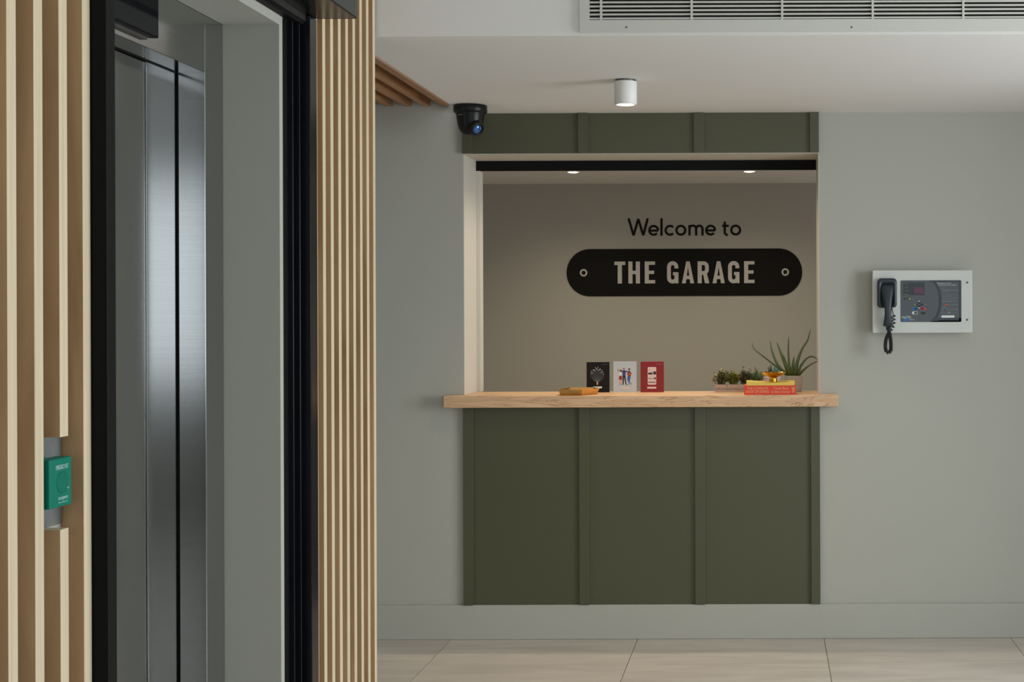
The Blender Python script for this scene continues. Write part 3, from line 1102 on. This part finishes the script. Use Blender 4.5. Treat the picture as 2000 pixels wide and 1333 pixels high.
# the handset, hung in the cradle
hx, hz = cb(560, 835)
hs = thing('telephone_handset', 'dark blue-grey telephone receiver with curly cord hung in the wall cradle', 'telephone', (hx, YF - 0.03, hz))
prof = [(338, 562, 60, 26, 0.016), (344, 562, 130, 30, 0.018), (354, 562, 150, 34, 0.021), (390, 561, 150, 36, 0.026), (440, 560, 140, 37, 0.030), (500, 560, 118, 36, 0.035), (560, 562, 97, 35, 0.039), (610, 563, 83, 34, 0.041),
        (680, 563, 80, 34, 0.041), (740, 562, 86, 36, 0.038), (790, 560, 98, 39, 0.034), (818, 559, 102, 40, 0.031), (830, 559, 96, 36, 0.030), (837, 559, 60, 26, 0.028)]
bm = B()
rings = []
n = 20
for v, uc, wd, dp, yo in prof:
    xc, zc = cb(uc, v)
    ring = []
    for i in range(n):
        t = 2 * PI * i / n
        cs, sn_ = math.cos(t), math.sin(t)
        px_ = math.copysign(abs(cs) ** 0.7, cs) * wd / 2 * K8
        py_ = math.copysign(abs(sn_) ** 0.8, sn_) * dp / 2 * K8 * 1.9
        ring.append(bm.verts.new((xc + px_, YF - yo + py_, zc)))
    rings.append(ring)
for ra, rb in zip(rings, rings[1:]):
    for i in range(n):
        j = (i + 1) % n
        f = bm.faces.new((ra[i], ra[j], rb[j], rb[i]))
        f.smooth = True
bm.faces.new(rings[0])
bm.faces.new(rings[-1])
obj('receiver', bm, M_PHONE, hs)


def helix(path, turns, rad, wire, steps=9, ease=0.0):
    path = [Vector(p) for p in path]
    # resample
    L = [0]
    for i in range(1, len(path)):
        L.append(L[-1] + (path[i] - path[i - 1]).length)
    N_ = int(turns * steps)
    pts = []

    def sample(s):
        s = max(0, min(L[-1], s))
        for i in range(1, len(L)):
            if s <= L[i] + 1e-9:
                t = (s - L[i - 1]) / max(1e-9, L[i] - L[i - 1])
                return path[i - 1].lerp(path[i], t)
        return path[-1]
    cp_ = [sample(L[-1] * i / N_) for i in range(N_ + 1)]
    T, Nn = frames(cp_)
    for i, p in enumerate(cp_):
        a = 2 * PI * turns * i / N_
        bn = T[i].cross(Nn[i])
        k = 1.0
        pts.append(p + (Nn[i] * math.cos(a) + bn * math.sin(a)) * rad * k)
    return pts


bm = B()


def c3(u, v, yo):
    x, zv = cb(u, v)
    return (x, YF - yo, zv)


tube(bm, [c3(612, 612, 0.012), c3(618, 640, 0.014), c3(628, 675, 0.016), c3(630, 700, 0.018)], 0.0019, 8)
tube(bm, helix([c3(630, 700, 0.020), c3(628, 760, 0.022), c3(628, 820, 0.024), c3(600, 868, 0.026), c3(585, 900, 0.028)], 5, 0.0090, 0.0017), 0.0027, 7)
lp = [(585, 900), (556, 945), (538, 1010), (532, 1080), (545, 1130), (575, 1148), (598, 1120), (600, 1050), (594, 980), (584, 915), (568, 880), (560, 838)]
tube(bm, helix([c3(u, v, 0.029 + 0.004 * (i / 11)) for i, (u, v) in enumerate(lp)], 40, 0.0070, 0.0017), 0.0025, 6)
obj('cord', bm, M_CORD, hs)

# ------------------------------------------------------------------ things on the counter
ZC = 1.1092


# --- gold faceted tray
tx0, _ = at(1094.5, 772.6, 6.432)
tr = thing('trinket_tray', 'small faceted gold tray on the left half of the oak counter', 'tray', (tx0 + 0.07, 6.53, ZC))
hexb = [(0, 0), (0.095, 0.0), (0.150, 0.105), (0.118, 0.19), (0.022, 0.19), (-0.004, 0.095)]
hexb = [(x + tx0, y + 6.436) for x, y in hexb]
cxm = sum(p[0] for p in hexb) / 6
cym = sum(p[1] for p in hexb) / 6


def grow(pts, k, dz):
    out = []
    for x, y in pts:
        d = Vector((x - cxm, y - cym))
        d2 = d + d.normalized() * k
        out.append((cxm + d2.x, cym + d2.y, ZC + dz))
    return out


rg = [grow(hexb, 0, 0), grow(hexb, 0.0135, 0.0265), grow(hexb, 0.0135 - 0.0020, 0.0265), grow(hexb, -0.0018, 0.0022)]
bm = B()
rv = [[bm.verts.new(p) for p in r] for r in rg]
for ra, rb in zip(rv, rv[1:]):
    for i in range(6):
        j = (i + 1) % 6
        bm.faces.new((ra[i], ra[j], rb[j], rb[i]))
bm.faces.new(rv[0][::-1])
bm.faces.new(rv[-1])
obj('dish', bm, M_BRASS2, tr)

# --- three leaflet cards
YK = 6.690


def card(pxl, pxr, pyt, label, mface, medge):
    xl, zt = at(pxl, pyt, YK)
    xr, _ = at(pxr, pyt, YK)
    t = thing('leaflet_stand', label, 'leaflet', ((xl + xr) / 2, YK + 0.006, ZC), 'leaflets propped along the back of the counter')
    b_ = B()
    fs = box(b_, xl, xr, YK, YK + 0.022, ZC, zt, 0)
    fs[5].material_index = 1
    obj('board', b_, [mface, medge], t)
    return t, xl, xr, ZC, zt


def in_card(c, u, v):
    """u,v in 0..1 from the left/bottom"""
    return c[1] + (c[2] - c[1]) * u, c[3] + (c[4] - c[3]) * v


def patch(b, c, pts, y, mi=0):
    flat_xz(b, [in_card(c, u, v) for u, v in pts], y, mi)


def ell(cu, cv_, ru, rv_, n=14):
    return [(cu + ru * math.cos(2 * PI * i / n), cv_ + rv_ * math.sin(2 * PI * i / n)) for i in range(n)]


yk = YK - 0.0006
ck = card(1145.5, 1190.0, 708, 'black leaflet with a white burst of lines rising from a match', M_CARDK, M_CARDKE)
b = B()
for i in range(17):
    t = (i - 8) / 8.0
    h = 0.80 - 0.16 * abs(t) ** 1.3 + 0.05 * math.sin(i * 2.3)
    p = [in_card(ck, 0.47 + t * 0.28 * min(1, (s / 0.55) ** 0.6), 0.34 + (h - 0.34) * s) for s in (0.02, 0.12, 0.3, 0.55, 1.0)]
    stroke(b, p, 0.00055, yk, mi=1)
    e_ = in_card(ck, 0.47 + t * 0.28, h)
    patch(b, ck, ell(0.47 + t * 0.28, h, 0.017, 0.014, 8), yk - 0.0001, 0)
patch(b, ck, ell(0.475, 0.30, 0.035, 0.06), yk, 2)
x0_, z0_ = in_card(ck, 0.28, 0.135)
x1_, z1_ = in_card(ck, 0.68, 0.195)
flat_xz(b, rrect(x0_, x1_, z0_, z1_, (z1_ - z0_) * 0.49, 5), yk, 0)
x0_, z0_ = in_card(ck, 0.66, 0.915)
x1_, z1_ = in_card(ck, 0.93, 0.932)
text_into(b, 'THE GARAGE', x0_, x1_, z0_, z1_, yk, 1)
obj('print', b, [M_PRW, M_PRG, M_SKIN], ck[0], fixn=False)['kind'] = 'stuff'

cg = card(1198.0, 1243.0, 707, 'pale grey leaflet with a drawing of three standing friends', M_CARDG, M_CARDG)
b = B()
# centre: navy jumper, dark trousers, arms round the others
patch(b, cg, [(0.40, 0.535), (0.52, 0.535), (0.53, 0.70), (0.46, 0.72), (0.39, 0.70)], yk, 0)
patch(b, cg, [(0.50, 0.66), (0.70, 0.655), (0.71, 0.685), (0.50, 0.70)], yk, 0)
patch(b, cg, [(0.29, 0.66), (0.41, 0.66), (0.41, 0.70), (0.29, 0.69)], yk, 0)
patch(b, cg, [(0.40, 0.535), (0.465, 0.535), (0.44, 0.25), (0.40, 0.25)], yk, 1)
patch(b, cg, [(0.455, 0.535), (0.52, 0.535), (0.565, 0.25), (0.525, 0.25)], yk, 1)
patch(b, cg, ell(0.455, 0.755, 0.042, 0.034), yk, 2)
patch(b, cg, [(0.415, 0.765), (0.495, 0.765), (0.48, 0.795), (0.43, 0.795)], yk - 0.0001, 3)
patch(b, cg, [(0.425, 0.735), (0.485, 0.735), (0.475, 0.715), (0.435, 0.715)], yk - 0.0001, 3)
patch(b, cg, [(0.525, 0.25), (0.66, 0.25), (0.65, 0.262), (0.525, 0.268)], yk, 1)
patch(b, cg, [(0.355, 0.25), (0.44, 0.25), (0.44, 0.268), (0.36, 0.262)], yk, 1)
# left: white top, red skirt, brown hair, one arm raised
patch(b, cg, [(0.25, 0.545), (0.37, 0.545), (0.38, 0.66), (0.24, 0.655)], yk - 0.0001, 4)
patch(b, cg, [(0.27, 0.55), (0.37, 0.55), (0.38, 0.42), (0.36, 0.405), (0.23, 0.43)], yk, 5)
patch(b, cg, [(0.235, 0.43), (0.285, 0.42), (0.29, 0.26), (0.265, 0.26)], yk, 2)
patch(b, cg, [(0.325, 0.42), (0.37, 0.42), (0.365, 0.26), (0.335, 0.26)], yk, 2)
patch(b, cg, ell(0.315, 0.70, 0.05, 0.045), yk - 0.0001, 3)
patch(b, cg, ell(0.30, 0.685, 0.024, 0.024), yk - 0.0002, 2)
patch(b, cg, [(0.22, 0.635), (0.26, 0.655), (0.235, 0.70), (0.205, 0.715), (0.20, 0.70)], yk, 2)
patch(b, cg, [(0.19, 0.70), (0.21, 0.70), (0.215, 0.755), (0.195, 0.755)], yk, 1)
patch(b, cg, [(0.245, 0.25), (0.31, 0.25), (0.30, 0.268), (0.265, 0.268)], yk, 1)
# right: red jumper, blue jeans crossed, dark hair
patch(b, cg, [(0.635, 0.53), (0.745, 0.53), (0.78, 0.63), (0.73, 0.675), (0.66, 0.675), (0.60, 0.62)], yk, 5)
patch(b, cg, ell(0.70, 0.60, 0.03, 0.025), yk - 0.0001, 2)
patch(b, cg, [(0.62, 0.53), (0.745, 0.53), (0.73, 0.42), (0.69, 0.34), (0.655, 0.34), (0.60, 0.43)], yk - 0.0001, 6)
patch(b, cg, [(0.655, 0.36), (0.70, 0.36), (0.735, 0.29), (0.715, 0.275)], yk, 6)
patch(b, cg, [(0.65, 0.36), (0.69, 0.36), (0.675, 0.29), (0.655, 0.29)], yk, 6)
patch(b, cg, [(0.72, 0.255), (0.75, 0.25), (0.785, 0.29), (0.77, 0.31)], yk, 1)
patch(b, cg, ell(0.695, 0.71, 0.032, 0.030), yk, 2)
patch(b, cg, [(0.63, 0.745), (0.66, 0.785), (0.73, 0.77), (0.735, 0.715), (0.70, 0.73)], yk - 0.0001, 3)
patch(b, cg, [(0.60, 0.62), (0.56, 0.59), (0.62, 0.545), (0.64, 0.555), (0.60, 0.59)], yk - 0.0001, 2)
patch(b, cg, [(0.78, 0.63), (0.815, 0.59), (0.76, 0.545), (0.745, 0.555), (0.785, 0.59)], yk - 0.0001, 2)
x0_, z0_ = in_card(cg, 0.30, 0.115)
x1_, z1_ = in_card(cg, 0.70, 0.175)
flat_xz(b, rrect(x0_, x1_, z0_, z1_, (z1_ - z0_) * 0.49, 5), yk, 7)
x0_, z0_ = in_card(cg, 0.68, 0.912)
x1_, z1_ = in_card(cg, 0.93, 0.930)
text_into(b, 'THE GARAGE', x0_, x1_, z0_, z1_, yk, 8)
obj('print', b, [M_INKBLUE, M_INK, M_SKIN, M_HAIR, M_PRW, M_MAROON, M_JEAN, M_CARDP, M_PRG], cg[0], fixn=False)['kind'] = 'stuff'

cr = card(1251.0, 1296.0, 707, 'crimson leaflet with a white phone screen printed on it', M_CARDR, M_CARDR)
b = B()
x0_, z0_ = in_card(cr, 0.31, 0.245)
x1_, z1_ = in_card(cr, 0.68, 0.825)
flat_xz(b, rrect(x0_, x1_, z0_, z1_, 0.005, 4), yk, 0)
for u0, u1, v0, v1, mi in ((0.33, 0.49, 0.58, 0.64, 1), (0.50, 0.53, 0.58, 0.67, 1), (0.56, 0.67, 0.58, 0.68, 1), (0.34, 0.48, 0.43, 0.47, 2), (0.53, 0.58, 0.42, 0.48, 2), (0.60, 0.66, 0.42, 0.49, 1), (0.33, 0.65, 0.315, 0.34, 1), (0.34, 0.42, 0.73, 0.745, 2)):
    patch(b, cr, [(u0, v0), (u1, v0), (u1, v1), (u0, v1)], yk - 0.0002, mi)
x0_, z0_ = in_card(cr, 0.28, 0.115)
x1_, z1_ = in_card(cr, 0.69, 0.180)
flat_xz(b, rrect(x0_, x1_, z0_, z1_, (z1_ - z0_) * 0.49, 5), yk, 0)
x0_, z0_ = in_card(cr, 0.66, 0.905)
x1_, z1_ = in_card(cr, 0.95, 0.922)
text_into(b, 'THE GARAGE', x0_, x1_, z0_, z1_, yk, 2)
obj('print', b, [M_CARDP, M_INK, M_PRG], cr[0], fixn=False)['kind'] = 'stuff'

# --- books
YB = 6.436
bx0, _ = at(1453.3, 771, YB)
bx1, _ = at(1554.6, 771, YB)
rb_ = thing('book', 'thick red hardback lying flat under the yellow book near the right end of the counter', 'book', ((bx0 + bx1) / 2, YB + 0.08, ZC), 'two books stacked on the counter')
bm = B()
TH = 0.0415
box(bm, bx0, bx1, YB, YB + 0.004, ZC, ZC + TH)
box(bm, bx0, bx1, YB + 0.004, YB + 0.155, ZC, ZC + 0.003)
box(bm, bx0, bx1, YB + 0.004, YB + 0.155, ZC + TH - 0.003, ZC + TH)
obj('cover', bm, M_RED, rb_)
obj('pages', bbox(bx0 + 0.003, bx1 - 0.003, YB + 0.0042, YB + 0.151, ZC + 0.0031, ZC + TH - 0.0031), M_PAGES, rb_)
b = B()
yb = YB - 0.0006
text_into(b, 'THE COMPLETE', bx0 + 0.014, bx0 + 0.108, ZC + 0.0228, ZC + 0.0345, yb)
text_into(b, 'BOOK OF DRINKS', bx0 + 0.009, bx0 + 0.113, ZC + 0.0085, ZC + 0.0200, yb)
text_into(b, 'Tanya Bear', bx0 + 0.131, bx0 + 0.202, ZC + 0.0212, ZC + 0.0350, yb)
text_into(b, '& Albert Farmer', bx0 + 0.124, bx0 + 0.207, ZC + 0.0080, ZC + 0.0195, yb)
text_into(b, 'II', bx0 + 0.216, bx0 + 0.226, ZC + 0.0100, ZC + 0.0300, yb)
flat_xz(b, [(bx0 + 0.213, ZC + 0.0300), (bx0 + 0.228, ZC + 0.0300), (bx0 + 0.228, ZC + 0.0325), (bx0 + 0.213, ZC + 0.0325)], yb)
obj('lettering', b, M_FOIL, rb_, fixn=False)['kind'] = 'stuff'

ZY = ZC + TH + 0.0003
yx0, _ = at(1457.8, 750, YB + 0.004)
yx1, _ = at(1552.4, 750, YB + 0.004)
yb_ = thing('book', 'thin mustard yellow book with sagging cover lying on the red hardback', 'book', ((yx0 + yx1) / 2, YB + 0.08, ZY), 'two books stacked on the counter')


def sag(u):
    return 0.0180 - 0.0050 * math.sin(PI * u) ** 1.2


bm = B()
N_ = 16
for i in range(N_):
    u0, u1 = i / N_, (i + 1) / N_
    xa, xb = yx0 + (yx1 - yx0) * u0, yx0 + (yx1 - yx0) * u1
    for ya, yb2, zlo in ((YB + 0.003, YB + 0.006, None), (YB + 0.006, YB + 0.145, 'top')):
        vs = []
        for (xx, uu) in ((xa, u0), (xb, u1)):
            zt = ZY + sag(uu)
            zb = ZY if zlo is None else zt - 0.0022
            vs.append((xx, zb, zt))
        p = [bm.verts.new((vs[0][0], ya, vs[0][1])), bm.verts.new((vs[1][0], ya, vs[1][1])), bm.verts.new((vs[1][0], ya, vs[1][2])), bm.verts.new((vs[0][0], ya, vs[0][2]))]
        q = [bm.verts.new((v.co.x, yb2, v.co.z)) for v in p]
        for f in ((p[0], p[1], p[2], p[3]), (q[1], q[0], q[3], q[2]), (p[3], p[2], q[2], q[3]), (p[1], p[0], q[0], q[1])):
            bm.faces.new(f)
        if i == 0:
            bm.faces.new((p[3], q[3], q[0], p[0]))
        if i == N_ - 1:
            bm.faces.new((p[1], q[1], q[2], p[2]))
bmesh.ops.remove_doubles(bm, verts=bm.verts[:], dist=1e-6)
box(bm, yx0, yx1, YB + 0.006, YB + 0.145, ZY, ZY + 0.0022)
obj('cover', bm, M_YEL, yb_)
obj('pages', bbox(yx0 + 0.003, yx1 - 0.003, YB + 0.0062, YB + 0.141, ZY + 0.0023, ZY + 0.0105), M_PAGES, yb_)

# --- brass dish on the books
dxm, _ = at(1510.6, 748, 6.50)
ZD = ZY + sag(0.5) + 0.0004
ds = thing('pedestal_dish', 'little polished brass pedestal dish standing on the yellow book', 'dish', (dxm, 6.50, ZD))
bm = B()
lathe(bm, [(0.0, 0.0), (0.0190, 0.0), (0.0195, 0.0012), (0.0182, 0.006), (0.0170, 0.014), (0.0172, 0.0215), (0.0185, 0.0225)], (dxm, 6.50, ZD), 36)
obj('foot', bm, M_BRASS, ds)
bm = B()
lathe(bm, [(0.0, 0.0228), (0.018, 0.0232), (0.034, 0.0270), (0.048, 0.0345), (0.0585, 0.0425), (0.0600, 0.0432), (0.0590, 0.0442), (0.046, 0.0362), (0.032, 0.0292), (0.0, 0.0262)], (dxm, 6.50, ZD), 48)
obj('bowl', bm, M_BRASS, ds)

# --- herb pots in a tray
YH = 6.685
hx0, _ = at(1396.3, 762, YH - 0.03)
ht = thing('herb_tray', 'long whitewashed wooden tray holding the row of herb pots', 'tray', (hx0 + 0.12, YH, ZC))
b = B()
TX1 = hx0 + 0.245
box(b, hx0, TX1, YH - 0.032, YH + 0.032, ZC, ZC + 0.003)
box(b, hx0, TX1, YH - 0.032, YH - 0.029, ZC + 0.003, ZC + 0.0105)
box(b, hx0, TX1, YH + 0.029, YH + 0.032, ZC + 0.003, ZC + 0.0105)
box(b, hx0, hx0 + 0.003, YH - 0.029, YH + 0.029, ZC + 0.003, ZC + 0.0105)
box(b, TX1 - 0.003, TX1, YH - 0.029, YH + 0.029, ZC + 0.003, ZC + 0.0105)
obj('tray_body', b, M_CRATE, ht)
ZP = ZC + 0.0032
names = [('olive herb in a whitewashed pot, leftmost of the row in the wooden tray', 0.078, 'spread'),
         ('lime green herb in a whitewashed pot, second from the left in the tray', 0.072, 'bush'),
         ('tall grey-green herb in a whitewashed pot, third along just left of the yellow book', 0.088, 'tall'),
         ('dark green spiky herb behind the yellow book, last in the tray', 0.080, 'spike')]
pot_mesh = None
for k, pxc in enumerate((1408.8, 1432.3, 1455.6, 1478.5)):
    xc, _ = at(pxc, 755, YH)
    t = thing('herb_pot', names[k][0], 'potted plant', (xc, YH, ZP), 'herb pots in the wooden tray')
    if pot_mesh is None:
        b = B()
        pr = [(0.0190, 0.0), (0.0236, 0.0185), (0.0236, 0.0190), (0.0252, 0.0190), (0.0252, 0.0330), (0.0228, 0.0330), (0.0222, 0.0260)]
        rgs = [[b.verts.new((xc + sx_ * r, YH + sy_ * r, ZP + h)) for sx_, sy_ in ((-1, -1), (1, -1), (1, 1), (-1, 1))] for r, h in pr]
        for ra, rb2 in zip(rgs, rgs[1:]):
            for i in range(4):
                j = (i + 1) % 4
                b.faces.new((ra[i], ra[j], rb2[j], rb2[i]))
        b.faces.new(rgs[0][::-1])
        pot_mesh = obj('pot', b, M_CRATE, t)
        soil_mesh = obj('soil', bbox(xc - 0.022, xc + 0.022, YH - 0.022, YH + 0.022, ZP + 0.024, ZP + 0.029), M_SOIL, t)
    else:
        for o_ in (pot_mesh, soil_mesh):
            c_ = o_.copy()
            COL.objects.link(c_)
            c_.parent = t
    b = B()
    rn = random.Random(20 + k)
    hgt = names[k][1]
    kind = names[k][2]
    nst = 62
    for s in range(nst):
        a = rn.uniform(0, 2 * PI)
        spread = {'spread': 0.060, 'bush': 0.040, 'tall': 0.036, 'spike': 0.040}[kind]
        if kind == 'spread':
            spread *= 0.75
        r1 = spread * math.sqrt(rn.random())
        hh = hgt * rn.uniform(0.45, 1.0) * (1.0 - 0.35 * (r1 / spread) ** 2)
        bx_, by_ = xc + rn.uniform(-0.019, 0.019), YH + rn.uniform(-0.014, 0.014)
        tipx, tipy = xc + r1 * math.cos(a), YH + r1 * 0.6 * math.sin(a)
        z0_ = ZP + 0.027
        p0_ = Vector((bx_, by_, z0_))
        p2_ = Vector((tipx, tipy, z0_ + hh))
        p1_ = Vector(((bx_ + tipx) / 2, (by_ + tipy) / 2, z0_ + hh * 0.62))
        tube(b, [p0_, p1_, p2_], [0.0007, 0.0006, 0.0004], 3, cap=False)
        nl = 11 if kind != 'spike' else 6
        for q in range(nl):
            u = 0.25 + 0.75 * q / (nl - 1)
            pt = p0_.lerp(p1_, u * 2) if u < 0.5 else p1_.lerp(p2_, u * 2 - 1)
            da = rn.uniform(0, 2 * PI)
            ln = rn.uniform(0.009, 0.016) if kind != 'spike' else rn.uniform(0.012, 0.020)
            wd = ln * (0.36 if kind != 'spike' else 0.13)
            up = rn.uniform(-0.2, 0.8) if kind != 'spike' else rn.uniform(0.8, 1.6)
            dv = Vector((math.cos(da), math.sin(da), up)).normalized()
            sd = dv.cross(Vector((0.3, 0.2, 1))).normalized() * wd
            v = [b.verts.new(pt), b.verts.new(pt + dv * ln * 0.5 + sd), b.verts.new(pt + dv * ln), b.verts.new(pt + dv * ln * 0.5 - sd)]
            b.faces.new(v)
    fo = obj('foliage', b, M_HERB[k], t, fixn=False)
    fo['kind'] = 'stuff'


# --- leaves for the aloe and the succulent
def leaf(bm, pts, wid, thick=0.30, n=14, facing=Vector((0, -1, 0))):
    """fleshy tapering leaf along a smooth path; crescent section"""
    pts = [Vector(p) for p in pts]

    def cr_(t):
        m = len(pts) - 1
        f = t * m
        i = min(int(f), m - 1)
        u = f - i
        p0 = pts[max(i - 1, 0)]
        p1, p2 = pts[i], pts[i + 1]
        p3 = pts[min(i + 2, m)]
        return 0.5 * ((2 * p1) + (p2 - p0) * u + (2 * p0 - 5 * p1 + 4 * p2 - p3) * u * u + (3 * p1 - p0 - 3 * p2 + p3) * u ** 3)
    P = [cr_(i / n) for i in range(n + 1)]
    rings = []
    for i in range(n + 1):
        t = i / n
        T = (P[min(i + 1, n)] - P[max(i - 1, 0)]).normalized()
        nrm = (facing - T * facing.dot(T)).normalized()
        sd = T.cross(nrm).normalized()
        wv = wid * (0.85 + 0.15 * math.sin(PI * min(1, t * 2.5))) * (1 - t) ** 0.62 / 2 + 0.0006
        th = wv * thick
        rings.append([bm.verts.new(P[i] + sd * wv * cx_ + nrm * (th * cy_ + wv * 0.25 * abs(cx_))) for cx_, cy_ in ((-1, 0), (-0.5, 0.8), (0, 0.9), (0.5, 0.8), (1, 0), (0.55, -1.0), (0, -1.5), (-0.55, -1.0))])
    for a, b in zip(rings, rings[1:]):
        for k in range(8):
            j = (k + 1) % 8
            f = bm.faces.new((a[k], a[j], b[j], b[k]))
            f.smooth = True
    bm.faces.new(rings[0][::-1])
    bm.faces.new(rings[-1])


YA = 6.690
ax, _ = at(1551, 750, YA)
al = thing('aloe_plant', 'spiky aloe with long arching leaves in a grey-white pot at the right jamb', 'potted plant', (ax, YA, ZC))
bm = B()
lathe(bm, [(0.0, 0.0), (0.0335, 0.0), (0.0350, 0.002), (0.0425, 0.0745), (0.0428, 0.0755), (0.0405, 0.0755), (0.0395, 0.066)], (ax, YA, ZC), 40)
obj('pot', bm, M_POT, al)
bm = B()
lathe(bm, [(0.0396, 0.066), (0.0, 0.0685)], (ax, YA, ZC), 28)
obj('soil', bm, M_SOIL, al)


def av(u, v, dy):
    Y = YA + dy
    x, zv = at(1370 + u / 7.143, 630 + v / 7.143, Y)
    return (x, Y, zv)


ZB_ = 745
for L_, wd in ((((1245, ZB_, -0.010), (1190, 640, -0.014), (1120, 460, -0.02), (1047, 270, -0.022)), 0.0195),
               (((1250, ZB_, 0.008), (1225, 620, 0.010), (1213, 400, 0.012), (1217, 190, 0.014)), 0.0135),
               (((1310, ZB_, 0.0), (1335, 560, 0.004), (1400, 380, 0.008), (1480, 250, 0.010), (1522, 92, 0.010)), 0.0150),
               (((1335, ZB_, 0.008), (1380, 620, 0.012), (1450, 520, 0.016), (1520, 478, 0.018), (1585, 492, 0.018), (1640, 540, 0.016)), 0.0105),
               (((1350, ZB_, -0.010), (1420, 670, -0.018), (1520, 590, -0.022), (1660, 525, -0.024)), 0.0125),
               (((1272, ZB_, -0.014), (1275, 620, -0.020), (1292, 475, -0.022)), 0.0210),
               (((1225, ZB_, -0.004), (1130, 680, -0.008), (1045, 560, -0.012), (985, 400, -0.012), (957, 243, -0.010)), 0.0150),
               (((1215, ZB_, 0.006), (1110, 665, 0.010), (990, 575, 0.014), (850, 465, 0.016), (730, 368, 0.016), (706, 280, 0.014)), 0.0085),
               (((1225, ZB_, 0.014), (1190, 600, 0.016), (1140, 450, 0.018)), 0.0100),
               (((1295, ZB_, -0.018), (1315, 650, -0.024), (1345, 460, -0.024)), 0.0130),
               (((1262, ZB_, -0.022), (1258, 690, -0.028), (1268, 635, -0.028)), 0.0150),
               (((1240, ZB_, -0.020), (1205, 650, -0.030), (1150, 560, -0.032)), 0.0170)):
    b = B()
    leaf(b, [av(*p) for p in L_], wd * 1.2)
    obj('leaf', b, M_ALOE, al)

sxm, _ = at(1507.5, 750, 6.675)
su = thing('succulent', 'small blue-green rosette succulent in a white pot behind the brass dish', 'potted plant', (sxm, 6.675, ZC))
bm = B()
lathe(bm, [(0.0, 0.0), (0.0340, 0.0), (0.0352, 0.0012), (0.0425, 0.0690), (0.0440, 0.0700), (0.0420, 0.0702), (0.0410, 0.062)], (sxm, 6.675, ZC), 36)
obj('pot', bm, M_POTW, su)
bm = B()
lathe(bm, [(0.0411, 0.062), (0.0, 0.064)], (sxm, 6.675, ZC), 24)
obj('soil', bm, M_SOIL, su)
rn = random.Random(5)
for k in range(15):
    a = 2 * PI * k * 0.382
    lay = k / 14.0
    r = 0.020 + 0.020 * (1 - lay)
    h = 0.028 + 0.036 * lay
    cx_, cy_ = sxm + 0.006, 6.672
    p0_ = (cx_ + 0.004 * math.cos(a), cy_ + 0.004 * math.sin(a), ZC + 0.063)
    p1_ = (cx_ + r * 0.75 * math.cos(a), cy_ + r * 0.55 * math.sin(a), ZC + 0.064 + h * 0.45)
    p2_ = (cx_ + r * math.cos(a), cy_ + r * 0.75 * math.sin(a), ZC + 0.064 + h)
    b = B()
    leaf(b, [p0_, p1_, p2_], 0.020, 0.25, 8, Vector((-math.cos(a), -math.sin(a), 0.6)).normalized())
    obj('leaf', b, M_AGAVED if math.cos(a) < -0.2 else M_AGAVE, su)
